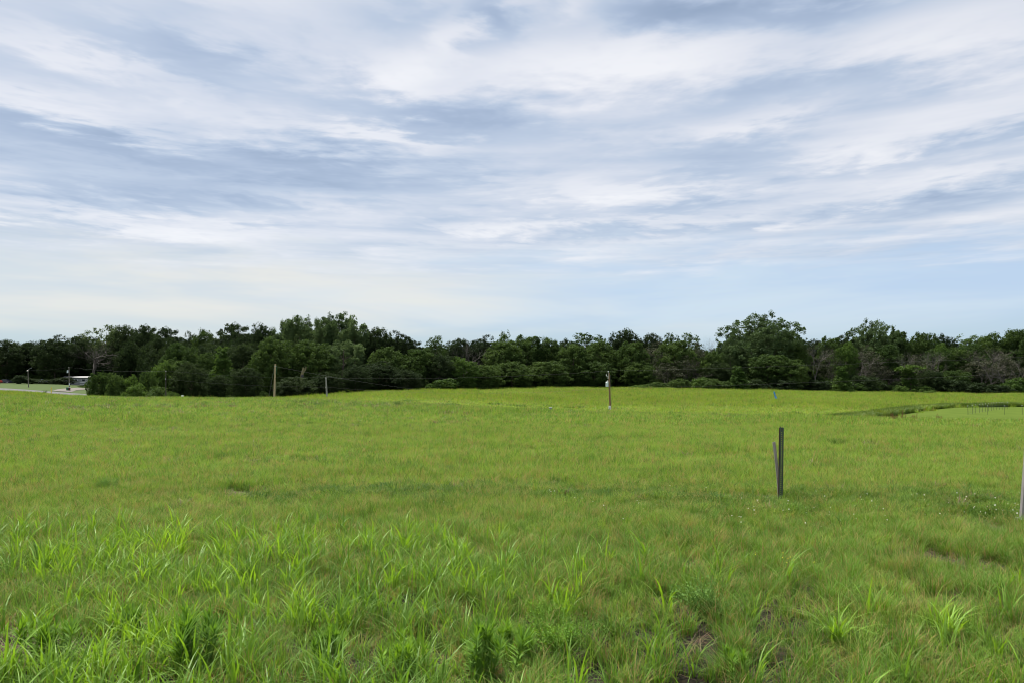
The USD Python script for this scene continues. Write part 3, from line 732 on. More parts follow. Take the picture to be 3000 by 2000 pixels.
# kind, centre, crown top, width (photograph pixels), depth (m), label, object name
TREES = [
    # far left, behind the yards
    ('oak', 25, 998, 120, 318, 'dark oak cut by the left frame edge, above the parked cars', 'oak_tree'),
    ('oak', 95, 1003, 90, 326, 'low dark oak between the frame-edge oak and the flat-topped oak', 'oak_tree'),
    ('oak', 163, 986, 110, 312, 'flat-topped dark oak above the slim pole left of the house', 'oak_tree'),
    ('oak', 235, 986, 100, 322, 'dark oak right above the white house roof', 'oak_tree'),
    ('gnarled', 283, 1000, 120, 292, 'bare dark twisted tree right of the white house', 'dead_tree'),
    ('pale', 310, 955, 120, 330, 'pale yellow-green cottonwood crown behind the bare twisted tree', 'cottonwood_tree'),
    ('oak', 372, 958, 110, 320, 'dark oak just right of the pale yellow-green cottonwood', 'oak_tree'),
    ('oak', 430, 957, 90, 318, 'dark knobbly-topped oak, second right of the pale cottonwood', 'oak_tree'),
    ('oak', 492, 964, 100, 300, 'broad dark oak left of the notch in the left skyline', 'oak_tree'),
    ('oak', 556, 976, 50, 285, 'small dark crown standing in the notch of the left skyline', 'oak_tree'),
    ('ash', 598, 970, 75, 270, 'narrow dark crown right of the skyline notch', 'ash_tree'),
    ('oak', 690, 953, 130, 262, 'wide dark oak high on the left skyline left of the tall cottonwoods', 'oak_tree'),
    ('oak', 765, 955, 90, 250, 'dark oak touching the left flank of the tall cottonwoods', 'oak_tree'),
    # left foreground layer
    ('ash', 525, 1009, 110, 205, 'round mid-green tree behind the left roadside bushes', 'ash_tree'),
    ('ash', 600, 1035, 90, 210, 'dark green tree between the round tree and the light cone-shaped tree', 'ash_tree'),
    ('young', 652, 1018, 84, 196, 'light green cone-shaped tree left of the tan utility pole', 'young_tree'),
    ('oak', 715, 1010, 100, 206, 'shadowy dark tree right behind the light cone-shaped tree', 'oak_tree'),
    ('ash', 800, 992, 120, 200, 'mid-green spreading tree directly behind the tan utility pole', 'ash_tree'),
    ('ash', 520, 1055, 105, 186, 'dome-shaped green tree behind the slim grey pole among bushes', 'ash_tree'),
    # tall cottonwoods
    ('cottonwood', 838, 938, 80, 236, 'leftmost plume of the tall pale-topped cottonwoods', 'cottonwood_tree'),
    ('cottonwood', 880, 929, 90, 230, 'tall cottonwood, second plume from the left in the pale-topped clump', 'cottonwood_tree'),
    ('cottonwood', 940, 932, 90, 226, 'broad-headed cottonwood in the middle of the pale-topped clump', 'cottonwood_tree'),
    ('cottonwood', 990, 919, 95, 224, 'tallest cottonwood of the pale-topped clump', 'cottonwood_tree'),
    ('cottonwood', 1038, 930, 90, 222, 'rightmost tall cottonwood dropping steeply to the right', 'cottonwood_tree'),
    ('ash', 905, 1000, 130, 204, 'dark leafy tree below the middle cottonwoods', 'ash_tree'),
    ('cottonwood', 1005, 1000, 110, 208, 'drooping lower cottonwood in front of the tallest one', 'cottonwood_tree'),
    ('oak', 1102, 963, 105, 225, 'rounded dark oak right of the cottonwood clump', 'oak_tree'),
    ('oak', 1165, 974, 90, 228, 'dark oak on the slope of the skyline, second right of the cottonwoods', 'oak_tree'),
    ('oak', 1212, 998, 80, 230, 'low dark crown at the dip right of the sloping oaks', 'oak_tree'),
    ('oak', 1110, 1060, 120, 202, 'black-green low tree with drooping boughs behind the thin grey pole', 'oak_tree'),
    ('ash', 1230, 1022, 100, 214, 'bushy green tree below the skyline dip left of centre', 'ash_tree'),
    ('airy', 1275, 985, 62, 240, 'thin see-through crown rising alone left of the dead grey trees', 'locust_tree'),
    ('oak', 1345, 994, 95, 250, 'low dark skyline crown behind the dead grey trees', 'oak_tree'),
    ('dead', 1345, 1003, 90, 232, 'bare grey tree left of centre, larger of the pair', 'dead_tree'),
    ('dead', 1385, 1000, 70, 234, 'bare grey tree left of centre, slighter of the pair', 'dead_tree'),
    ('oak', 1420, 986, 95, 250, 'dark skyline crown just right of the bare grey pair', 'oak_tree'),
    ('airy', 1478, 972, 50, 245, 'wispy treetop with bare twigs at the centre skyline', 'locust_tree'),
    ('light', 1360, 1046, 84, 214, 'small light green tree under the bare grey pair', 'young_tree'),
    # centre
    ('ash', 1478, 1000, 110, 238, 'bright bushy tree under the wispy centre treetop', 'ash_tree'),
    ('ash', 1545, 986, 110, 243, 'spiky-topped green tree right of the wispy centre treetop', 'ash_tree'),
    ('ash', 1605, 992, 90, 245, 'green tree on the level skyline, midway to the locust left of the pole', 'ash_tree'),
    ('oak', 1660, 997, 80, 262, 'distant low dark crown left of the flat feathery locust', 'oak_tree'),
    ('airy', 1722, 977, 120, 262, 'flat feathery locust crown on the skyline left of the transformer pole', 'locust_tree'),
    ('ash', 1680, 1010, 100, 240, 'mid-green tree in front of the flat feathery locust', 'ash_tree'),
    ('ash', 1760, 1000, 100, 243, 'green tree standing right behind the transformer pole top', 'ash_tree'),
    ('oak', 1832, 969, 100, 260, 'domed dark crown highest on the skyline right of the transformer pole', 'oak_tree'),
    ('ash', 1850, 1003, 90, 240, 'yellowish-green tree below the domed crown right of the transformer pole', 'ash_tree'),
    ('oak', 1910, 980, 80, 262, 'crown right of the domed one on the right-centre skyline', 'oak_tree'),
    ('thin', 1915, 1000, 90, 246, 'half-bare brownish tree right of the transformer pole', 'half_dead_tree'),
    ('airy', 1968, 977, 55, 262, 'narrow lacy treetop, left of two before the big dome tree', 'locust_tree'),
    ('airy', 2022, 977, 65, 262, 'lacy treetop, right of two before the big dome tree', 'locust_tree'),
    ('ash', 1975, 998, 110, 246, 'wide green tree below the two lacy treetops', 'ash_tree'),
    ('dead', 2080, 984, 60, 258, 'bare twiggy top in the skyline gap left of the big dome tree', 'dead_tree'),
    ('thin', 2055, 1005, 90, 248, 'greyish thin-leaved tree left of the big dome tree', 'half_dead_tree'),
    ('ash', 2085, 1030, 80, 244, 'shaded green tree low on the left of the big dome tree', 'ash_tree'),
    # right
    ('dome', 2232, 925, 225, 252, 'biggest tree, broad dome crown rising above the right skyline', 'cottonwood_tree'),
    ('cottonwood', 2140, 985, 70, 246, 'left shoulder tree of the big dome tree', 'cottonwood_tree'),
    ('ash', 2318, 972, 90, 250, 'tree sloping down on the right of the big dome tree', 'ash_tree'),
    ('young', 2160, 1072, 62, 226, 'small light green tree under the left of the big dome tree', 'young_tree'),
    ('ash', 2250, 1040, 110, 238, 'rounded green tree under the middle of the big dome tree', 'ash_tree'),
    ('ash', 2316, 1052, 90, 236, 'leafy green tree in front, right foot of the big dome tree', 'ash_tree'),
    ('oak', 2385, 996, 70, 268, 'low dark crown in the skyline dip right of the big dome tree', 'oak_tree'),
    ('dead', 2384, 1000, 72, 246, 'bare pale-trunked tree right of the big dome tree', 'dead_tree'),
    ('thin', 2345, 1005, 70, 252, 'thin brown-grey tree between the dome tree and the bare pale trunk', 'half_dead_tree'),
    ('ash', 2430, 990, 80, 262, 'green skyline tree left of the second dome tree', 'ash_tree'),
    ('light', 2475, 1003, 70, 250, 'pale green round crown below the second dome tree, on its left', 'young_tree'),
    ('oak', 2480, 976, 70, 268, 'dark crown adjoining the second dome tree on its left', 'oak_tree'),
    ('dome', 2562, 943, 150, 266, 'second dome tree on the right skyline, gaps of sky in its crown', 'cottonwood_tree'),
    ('young', 2462, 1073, 58, 232, 'bright cone-shaped young tree standing forward at the right tree line', 'young_tree'),
    ('dead', 2440, 1040, 70, 248, 'bare forked tree behind the bright cone-shaped young tree', 'dead_tree'),
    ('thin', 2530, 1010, 90, 254, 'dull grey-brown thicket tree below the second dome tree', 'half_dead_tree'),
    ('ash', 2630, 972, 70, 264, 'small crown tucked right of the second dome tree', 'ash_tree'),
    ('ash', 2600, 1012, 90, 256, 'green tree under the right side of the second dome tree', 'ash_tree'),
    ('thin', 2570, 1060, 80, 250, 'dull brown brushy tree low under the second dome tree', 'half_dead_tree'),
    ('ash', 2700, 978, 80, 266, 'tree on the right skyline, next after the small tucked crown', 'ash_tree'),
    ('dead', 2664, 1025, 60, 246, 'whitish bare crown above the vine-draped trunk', 'dead_tree'),
    ('vine', 2662, 1068, 62, 240, 'vine-draped trunk like a green column at the right tree line', 'vine_covered_tree'),
    ('oak', 2760, 985, 90, 270, 'dark level-topped crown above the pale forked dead tree', 'oak_tree'),
    ('light', 2745, 1007, 70, 256, 'yellowish-green crown over the pale forked dead tree', 'young_tree'),
    ('dead', 2746, 1020, 70, 246, 'pale forked dead tree right of the vine-draped trunk', 'dead_tree'),
    ('dead', 2716, 1020, 56, 250, 'grey bare tree between the vine-draped trunk and the forked dead tree', 'dead_tree'),
    ('oak', 2720, 1085, 60, 242, 'dark ivy-clad low tree right of the vine-draped trunk', 'oak_tree'),
    ('ash', 2800, 1020, 80, 258, 'green tree right of the yellowish-green crown', 'ash_tree'),
    ('airy', 2838, 984, 110, 268, 'flat layered skyline tree near the right, above the garden fence', 'locust_tree'),
    ('ash', 2845, 1010, 100, 260, 'dark green tree below the flat layered skyline tree', 'ash_tree'),
    ('ash', 2905, 980, 90, 268, 'skyline tree right of the flat layered one', 'ash_tree'),
    ('dead', 2905, 1012, 120, 250, 'large bare spreading tree near the right edge, fan of grey twigs', 'dead_tree'),
    ('thin', 2940, 1030, 80, 254, 'half-bare tree right behind the fan of grey twigs', 'half_dead_tree'),
    ('ash', 2970, 972, 100, 266, 'tall green tree second from the right frame edge', 'ash_tree'),
    ('ash', 3010, 966, 90, 262, 'tree cut by the right frame edge, highest of that end', 'ash_tree'),
    ('dead', 2985, 1040, 60, 248, 'thin bare tree by the right frame edge', 'dead_tree'),
    ('ash', 2795, 1085, 90, 244, 'leaning leafy tree beside the brush above the garden fence', 'ash_tree'),
    ('oak', 2100, 1060, 80, 240, 'dark shrubby tree at the edge left of the small light green tree', 'oak_tree'),
    ('ash', 1740, 1060, 110, 236, 'low dark-green tree with its foot just left of the transformer pole', 'ash_tree'),
    ('ash', 1600, 1058, 120, 234, 'dark bushy tree at the edge over the grey box in the field', 'ash_tree'),
    ('ash', 1500, 1060, 110, 228, 'dark bushy tree at the edge below the wispy centre treetop', 'ash_tree'),
    ('ash', 1420, 1070, 90, 220, 'dark low tree right of the small light tree under the bare pair', 'ash_tree'),
    ('ash', 1870, 1058, 90, 236, 'shaded low tree right of the transformer pole', 'ash_tree'),
    ('thin', 1955, 1062, 90, 238, 'brownish half-bare edge tree below the wide green tree', 'half_dead_tree'),
    ('thin', 2425, 1022, 80, 250, 'brown-grey thin-leaved tree left of the bright cone-shaped young tree', 'half_dead_tree'),
    ('dead', 2500, 1020, 90, 247, 'spread of bare grey boughs right above the bright cone-shaped young tree', 'dead_tree'),
    ('thin', 2690, 1040, 90, 248, 'brownish thicket tree behind the vine-draped trunk', 'half_dead_tree'),
    ('dead', 2950, 1030, 90, 247, 'bare grey tree left of the thin bare one at the right frame edge', 'dead_tree'),
    ('thin', 2870, 1040, 100, 249, 'half-bare grey tree left of the fan of grey twigs', 'half_dead_tree'),
    ('thin', 2000, 1040, 80, 240, 'grey-brown half-bare tree under the right lacy treetop', 'half_dead_tree'),
    ('ash', 1135, 1018, 100, 212, 'dark green tree below the two oaks right of the cottonwoods', 'ash_tree'),
    ('oak', 1290, 1040, 90, 213, 'dark low tree left of the small light green tree', 'oak_tree'),
]
for kd, px, top, w, dep, lab, nm in TREES:
    plant_tree(kd, px, top, w, dep, lab, 'tree', nm)

SHRUBS = [
    ('bush', 290, 1090, 62, 176, 'leftmost grey-green roadside bush beside the yard lawn'),
    ('bush', 325, 1092, 52, 178, 'second roadside bush from the left'),
    ('bush', 347, 1099, 56, 170, 'rounded front bush, third of the roadside row'),
    ('bush', 380, 1100, 52, 171, 'fourth roadside bush, light green tips'),
    ('bush', 398, 1124, 60, 166, 'low front bush in the middle of the roadside row'),
    ('bush', 436, 1088, 58, 176, 'tall bush at the right of the roadside row'),
    ('bush', 470, 1060, 70, 182, 'tall bright bush left of the slim grey pole'),
    ('bush', 465, 1132, 64, 160, 'pale leafy bush at the foot of the slim grey pole'),
    ('bush', 510, 1146, 40, 158, 'very low leafy bush beside the white marker stake'),
    ('oak', 560, 1062, 90, 180, 'dark bush mass right of the white marker stake'),
    ('oak', 640, 1100, 70, 178, 'dark bush under the light cone-shaped tree'),
    ('oak', 720, 1076, 90, 176, 'dark bush just left of the tan utility pole'),
    ('oak', 870, 1104, 110, 180, 'low bush right of the tan utility pole'),
    ('oak', 960, 1090, 80, 184, 'dark bush behind the thin grey pole'),
    ('oak', 1040, 1072, 80, 188, 'dark bush right of the thin grey pole'),
    ('oak', 1190, 1084, 84, 200, 'dark edge bush below the skyline dip'),
    ('bush', 1300, 1108, 80, 206, 'edge bush left of the small light green tree'),
    ('bush', 1880, 1125, 60, 226, 'lowest edge bush right of the transformer pole'),
    ('bush', 1925, 1118, 60, 226, 'rounded light edge bush, second right of the transformer pole'),
    ('bush', 1990, 1108, 60, 230, 'taller edge bush, third right of the transformer pole'),
    ('bush', 2050, 1104, 60, 230, 'edge bush left of the pair before the small light tree'),
    ('bush', 2085, 1108, 56, 226, 'bright rounded edge bush left of the small light tree'),
    ('bush', 2120, 1115, 50, 226, 'low bright bush touching the small light tree'),
    ('darkbush', 2200, 1110, 80, 230, 'dark bush right of the small light tree'),
    ('darkbush', 2290, 1110, 90, 232, 'dark bush above the blue streamer'),
    ('darkbush', 2390, 1112, 80, 236, 'dark bush left of the bright cone-shaped young tree'),
    ('darkbush', 2530, 1100, 90, 240, 'dark bush right of the bright cone-shaped young tree'),
    ('bush', 2520, 1122, 50, 238, 'small green bush low beside the bright young tree'),
    ('bush', 2635, 1128, 40, 236, 'small round bush left of the vine-draped trunk'),
    ('bush', 2700, 1128, 50, 236, 'bush at the right foot of the vine-draped trunk'),
    ('bush', 2720, 1142, 40, 230, 'lowest bright bush at the tree line right of the vine column'),
    ('darkbush', 2740, 1090, 50, 240, 'dark pillar-like bush right of the vine-draped trunk'),
    ('darkbush', 2790, 1110, 80, 238, 'wide bush above the lawn corner'),
    ('darkbush', 2850, 1120, 80, 236, 'bush above the left end of the garden fence'),
    ('darkbush', 2920, 1125, 70, 238, 'bush above the middle of the garden fence'),
    ('bush', 2975, 1105, 70, 240, 'bush near the right frame edge at the tree line'),
    ('darkbush', 190, 1104, 60, 300, 'dark shrub in front of the white house'),
    ('darkbush', 65, 1098, 44, 296, 'dark tall shrub right of the far parked cars'),
    ('darkbush', 100, 1108, 50, 298, 'dark low shrub behind the slim yard pole'),
    ('darkbush', 150, 1110, 50, 300, 'dark shrub between the white car and the house'),
    ('bush', 245, 1128, 24, 285, 'little shrub on the lawn right of the bins'),
]
for kd, px, top, w, dep, lab in SHRUBS:
    plant_tree(kd, px, top, w, dep, lab, 'shrub', 'shrub')


TONES = {}


def scatter(name, protos, pos, idx, scale, yaw, label, category, kind='stuff', tilt=None):
    """Counted by nobody: one PointInstancer. protos: list of (mesh, material)."""
    path = '/World/' + numbered(name)
    pi = UsdGeom.PointInstancer.Define(stage, path)
    targets = []
    for k, parts_ in enumerate(protos):
        q = f'{path}/prototypes/kind_{k}'
        UsdGeom.Xform.Define(stage, q)
        for pn, (mesh, mat) in zip(('blades', 'stems', 'tips'), parts_):
            um = usdkit.mesh(stage, f'{q}/{pn}', mesh, mat)
            if id(mesh[0]) in TONES:
                UsdGeom.PrimvarsAPI(um).CreatePrimvar('tone', Sdf.ValueTypeNames.FloatArray, 'vertex').Set(Vt.FloatArray.FromNumpy(TONES[id(mesh[0])][1]))
        targets.append(q)
    pi.CreatePrototypesRel().SetTargets(targets)
    pos, yaw, scale = np.asarray(pos, float), np.asarray(yaw, float), np.asarray(scale, float)
    if scale.ndim == 1:
        scale = np.repeat(scale[:, None], 3, 1)
    n = np.tile([0, 0, 1.0], (len(pos), 1)) if tilt is None else tilt
    # quaternion: yaw about z, then tilt z onto n
    half = yaw / 2
    qz = np.stack([np.cos(half), 0 * half, 0 * half, np.sin(half)], 1)
    ax = np.cross([0, 0, 1.0], n)
    w = 1 + n[:, 2]
    qt = np.column_stack([w, ax])
    qt /= np.linalg.norm(qt, axis=1, keepdims=True)
    w1, x1, y1, z1 = qt.T
    w2, x2, y2, z2 = qz.T
    q = np.stack([w1 * w2 - x1 * x2 - y1 * y2 - z1 * z2, w1 * x2 + x1 * w2 + y1 * z2 - z1 * y2, w1 * y2 - x1 * z2 + y1 * w2 + z1 * x2, w1 * z2 + x1 * y2 - y1 * x2 + z1 * w2], 1)
    pi.CreateProtoIndicesAttr().Set(Vt.IntArray.FromNumpy(np.asarray(idx, np.int32)))
    pi.CreatePositionsAttr().Set(Vt.Vec3fArray.FromNumpy(pos.astype(np.float32)))
    pi.CreateScalesAttr().Set(Vt.Vec3fArray.FromNumpy(scale.astype(np.float32)))
    pi.CreateOrientationsAttr().Set(Vt.QuathArray([Gf.Quath(float(a), float(b), float(c), float(d)) for a, b, c, d in q]))
    return data(pi.GetPrim(), label, category, None, kind)


# the wood behind the edge trees: one dark mass nobody could count
rng = np.random.default_rng(77)
wood_pos, wood_scale, wood_idx = [], [], []
edge = np.array([(-200, 325), (0, 322), (260, 318), (420, 300), (560, 240), (700, 222), (900, 228), (1100, 228), (1300, 240), (1500, 252), (1800, 262), (2200, 264), (2500, 272), (3000, 274), (3300, 274)], float)
roof = np.array([(-200, 1008), (0, 1006), (130, 1004), (250, 994), (330, 975), (430, 970), (540, 996), (620, 980), (700, 975), (830, 960), (1000, 955), (1060, 972), (1150, 992), (1210, 1012), (1300, 1008), (1420, 1000), (1600, 1006), (1700, 1002), (1850, 992), (1930, 998), (2090, 1006), (2150, 985), (2230, 965), (2330, 990), (2400, 1008), (2500, 985), (2600, 975), (2680, 990), (2800, 996), (2950, 990), (3300, 980)], float)
for layer in range(6):
    for px in np.arange(-180, 3200, 34):
        q = px + rng.uniform(-14, 14)
        dep = np.interp(q, *edge.T) + 6 + layer * 9 + rng.uniform(-4, 4)
        x = (q - 1500) / F * dep / CP
        z = float(height(x, dep)) - 0.2
        top = spot(q, np.interp(q, *roof.T) + rng.uniform(0, 26) + (18 if layer < 2 else 0), dep)[2]
        h = max(top - z, 6)
        w = rng.uniform(6.5, 10)
        wood_pos.append((x, dep, z)); wood_scale.append((w, w, h)); wood_idx.append(rng.integers(4))
wood_protos = []
for q in range(4):
    cm = crown(300 + q, round_lobes(310 + q, 12, 10, 24, 0.0, 1.0), 6000, 0.62, 1.2, 45)
    cm = (cm[0] * [0.1, 0.1, 1 / 12.6], cm[1])
    tmesh = limbs(320 + q, 9, 0.25, 4, 3.0)
    wood_protos.append([(cm, LEAVES['oak']), ((tmesh[0] * [0.1, 0.1, 1 / 12.6], tmesh[1]), bark_look)])
scatter('woodland', wood_protos, wood_pos, wood_idx, wood_scale, rng.uniform(0, 6.28, len(wood_pos)), 'dense dark wood filling in behind the edge trees', 'woodland')

# low brush along the foot of the wood
bp, bs, bi = [], [], []
foot = np.array([(430, 190), (700, 190), (900, 193), (1100, 203), (1300, 215), (1500, 232), (1800, 238), (2270, 241), (2600, 246), (3000, 250), (3300, 250)], float)
for layer in range(3):
    for px in np.arange(440, 3300, 17):
        q = px + rng.uniform(-8, 8)
        dep = np.interp(q, *foot.T) + layer * 4.5 + rng.uniform(-2, 2)
        x = (q - 1500) / F * dep / CP
        bp.append((x, dep, float(height(x, dep)) - 0.1)); s_ = 1.0 + 3.4 * rng.random() ** 1.8 + layer * 0.5
        s_ *= 0.62 if px < 1100 else 1.0
        bs.append((s_ * 1.1, s_ * 1.1, s_)); bi.append(rng.integers(3))
for px in np.arange(-60, 262, 12):                      # dark foot of the yard trees
    for layer in range(3):
        q = px + rng.uniform(-6, 6)
        if 0 < q < 250 and layer == 0:
            continue
        dep = 316 + layer * 4 + rng.uniform(-2, 2)
        x = (q - 1500) / F * dep / CP
        bp.append((x, dep, float(height(x, dep)) - 0.1)); s_ = rng.uniform(2.5, 4.5)
        bs.append((s_ * 1.2, s_ * 1.2, s_)); bi.append(2)
brush_protos = []
for q in range(3):
    cm = crown(330 + q, round_lobes(340 + q, 4, 4.2, 14, 0.0, 0.95), 3000, 0.34, 0.5, 40)
    brush_protos.append([((cm[0] / 4.2, cm[1]), LEAVES[('ash', 'oak', 'ash')[q]])])
scatter('undergrowth', brush_protos, bp, bi, bs, rng.uniform(0, 6.28, len(bp)), 'low dark brush along the foot of the wood', 'undergrowth')

# ------------------------------------------------------------------ poles and wires
def wood_pole(th, h, r0, r1, mat, lean=(0, 0)):
    t = np.linspace(0, 1, 8)
    p = np.column_stack([lean[0] * t, lean[1] * t, t * h])
    return part(th, 'pole', tube(p, r0 + (r1 - r0) * t, 12), mat, smooth=40)


def insulator(r=0.05, h=0.14):
    return lathe([(0.0, 0), (r * 0.5, 0), (r, h * 0.15), (r * 0.6, h * 0.3), (r, h * 0.45), (r * 0.6, h * 0.6), (r * 0.9, h * 0.75), (r * 0.45, h * 0.9), (0, h)], 12)


def stand(px, depth, row_top):
    """Base on the land and height of something upright whose top is at a pixel."""
    x = (px - 1500) / F * depth / CP
    z = float(height(x, depth))
    return (x, depth, z), spot(px, row_top, depth)[2] - z


pole_grey_look = plain_look('grey_pole_look', (0.21, 0.20, 0.175), 0.85, var=0.3, scale=5.0, streak=(3, 3, 0.18))
# transformer pole, centre right
loc, h = stand(1787, 123, 1091)
tp = thing('utility_pole', 'brown wooden pole carrying a grey transformer can, nearest pole right of centre', 'utility pole', loc)
wood_pole(tp, h, 0.155, 0.105, pole_brown_look, (-0.17, 0))
part(tp, 'top_pin', join([tube([(-0.28, 0, h - 0.45), (-0.28, 0, h + 0.12)], 0.025, 6), boxm(-0.29, -0.10, -0.03, 0.03, h - 0.42, h - 0.36)]), galv_look)
part(tp, 'insulator', moved(insulator(0.075, 0.2), (-0.28, 0, h + 0.1)), porcelain_look, smooth=50)
can = part(tp, 'transformer_can', moved(lathe([(0, 0), (0.20, 0), (0.205, 0.03), (0.205, 0.62), (0.215, 0.64), (0.215, 0.68), (0.15, 0.74), (0, 0.75)], 20), (-0.47, -0.05, h - 2.05)), can_look, smooth=40)
part(can, 'bushing', moved(insulator(0.045, 0.22), (-0.43, -0.08, h - 1.31)), porcelain_look, smooth=50)
part(can, 'bushing', moved(insulator(0.04, 0.16), (-0.32, -0.05, h - 1.31)), porcelain_look, smooth=50)
for q in (1.62, 1.96):
    part(tp, 'bracket', boxm(-0.30, -0.10, -0.06, 0.02, h - q, h - q + 0.08), galv_look)
part(part(tp, 'fuse_cutout', moved(insulator(0.05, 0.24), (-0.58, 0, h - 0.46), ry=25), porcelain_look, smooth=50), 'fuse_tube', tube([(-0.62, -0.07, h - 0.22), (-0.50, -0.07, h - 0.56)], 0.02, 6), porcelain_look)
part(tp, 'lightning_arrester', moved(insulator(0.055, 0.42), (-0.30, 0, h - 0.86)), porcelain_look, smooth=50)
part(tp, 'crossarm', tube([(-0.12, 0, h - 0.52), (-0.66, 0, h - 0.42)], 0.03, 6), galv_look)
part(tp, 'ground_wire', tube([(0.06, -0.14, h - 0.3), (0.11, -0.15, h * 0.6), (0.13, -0.17, 0.5)], 0.012, 5), wire_look)
part(tp, 'jumper_wire', tube([(-0.28, 0, h + 0.12), (-0.55, 0, h - 0.1), (-0.58, 0, h - 0.3)], 0.010, 5), wire_look)
zs = spot(1785, 1213, 123)[2] - loc[2]
ztop = spot(1785, 1187, 123)[2] - loc[2]
sg = part(tp, 'number_board', boxm(-0.27, 0.05, -0.215, -0.185, zs - 0.1, ztop), white_look)
hb = (ztop - zs)
for q, (f0, x0, x1, tk) in enumerate([(0.86, -0.17, -0.05, 0.035), (0.74, -0.16, -0.02, 0.05), (0.64, -0.20, -0.06, 0.04), (0.52, -0.14, -0.01, 0.045), (0.40, -0.18, -0.04, 0.05), (0.27, -0.19, -0.02, 0.06), (0.15, -0.15, -0.04, 0.09)]):
    part(sg, 'mark', boxm(x0, x1, -0.222, -0.2155, zs + f0 * hb - tk, zs + f0 * hb + tk), black_look)
PA = np.array(loc) + [-0.28, 0, h + 0.28]
PN = np.array(loc) + [-0.14, -0.1, h - 2.35]

# tan pole on the left with its guy wire
loc, h = stand(805, 117, 1065)
lp = thing('utility_pole', 'pale tan wooden pole with guy wire on the left, standing behind the field crest', 'utility pole', loc)
wood_pole(lp, h, 0.15, 0.115, pole_look, (0.12, 0))
part(lp, 'pole_band', moved(lathe([(0.122, 0), (0.135, 0), (0.135, 0.06), (0.122, 0.06)], 14), (0.11, 0, h - 0.38)), galv_look)
gtop = np.array([0.02, -0.1, h - 0.35])
gbase = np.array([-1.15, 0.6, 0.0])
part(lp, 'guy_wire', tube([gtop, gbase], 0.02, 6), wire_look)
part(lp, 'guy_guard', tube([gtop + (gbase - gtop) * 0.42, gtop + (gbase - gtop) * 0.62], 0.035, 6), black_look)
part(lp, 'riser_cable', tube([(0.20, -0.03, h - 0.35), (0.26, -0.03, h - 0.8), (0.24, -0.03, h - 1.3), (0.15, -0.06, h - 1.6)], 0.025, 6), green_bin_look)
LPA = np.array(loc) + [0.22, -0.03, h - 0.36]

loc, h = stand(960, 152, 1108)
mp = thing('utility_pole', 'thin dark grey pole right of the tan pole, against the dark trees', 'utility pole', loc)
wood_pole(mp, h, 0.16, 0.13, pole_grey_look, (-0.25, 0))
part(mp, 'insulator', moved(insulator(0.08, 0.22), (-0.25, 0, h)), porcelain_look, smooth=50)
part(mp, 'spool_insulator', moved(insulator(0.08, 0.16), (-0.40, -0.05, h - 1.55), ry=90), porcelain_look, smooth=50)
MA, MN = np.array(loc) + [-0.25, 0, h + 0.2], np.array(loc) + [-0.25, -0.1, h - 1.5]

loc, h = stand(489, 152, 1088)
sp = thing('utility_pole', 'slim grey pole standing among the roadside bushes', 'utility pole', loc)
wood_pole(sp, h, 0.09, 0.065, dead_dark_look, (-0.1, 0))
part(sp, 'insulator', moved(insulator(0.08, 0.2), (-0.1, 0, h)), porcelain_look, smooth=50)
part(sp, 'spool_insulator', moved(insulator(0.08, 0.16), (-0.2, -0.05, h - 1.3), ry=90), porcelain_look, smooth=50)
SA, SN = np.array(loc) + [-0.1, 0, h + 0.2], np.array(loc) + [-0.1, -0.1, h - 1.3]

loc, h = stand(207, 258, 1076)
yp = thing('utility_pole', 'dark pole with small grey transformer in front of the white house', 'utility pole', loc)
wood_pole(yp, h, 0.15, 0.11, pole_dark_look, (-0.35, 0))
part(yp, 'transformer_can', moved(lathe([(0, 0), (0.22, 0), (0.23, 0.7), (0.15, 0.8), (0, 0.8)], 16), (-0.68, -0.1, h - 1.6)), can_look, smooth=40)
part(yp, 'insulator', moved(insulator(0.08, 0.2), (-0.35, 0, h)), porcelain_look, smooth=50)
part(yp, 'meter_box', boxm(-0.12, 0.16, -0.25, -0.12, 1.6, 2.3), can_look)
part(yp, 'marker_sleeve', tube([(0, -0.14, 0.1), (0, -0.14, 0.9)], 0.09, 8), yellow_look)
YA, YN = np.array(loc) + [-0.35, 0, h + 0.2], np.array(loc) + [-0.3, -0.1, h - 1.6]

loc, h = stand(87, 262, 1083)
fp = thing('utility_pole', 'slim grey pole with a lamp head on the far left lawn', 'utility pole', loc)
wood_pole(fp, h, 0.14, 0.09, pole_dark_look, (-0.3, 0))
part(fp, 'lamp_arm', tube([(-0.3, 0, h - 0.1), (0.0, 0, h + 0.35), (0.9, 0, h + 0.75)], 0.035, 6), galv_look)
part(fp, 'lamp_head', moved(lathe([(0, 0), (0.2, 0.02), (0.24, 0.16), (0.12, 0.28), (0, 0.3)], 12), (-0.33, -0.2, h - 0.35)), porcelain_look, smooth=50)
FA = np.array(loc) + [-0.3, 0, h]


def wire(p0, p1, sag, label, r=0.011, group=None):
    t = np.linspace(0, 1, 24)[:, None]
    p = np.asarray(p0) * (1 - t) + np.asarray(p1) * t
    p[:, 2] -= 4 * sag * (t * (1 - t))[:, 0]
    return solo('power_line', tube(p, r, 5, cap=False), wire_look, label, 'power line')


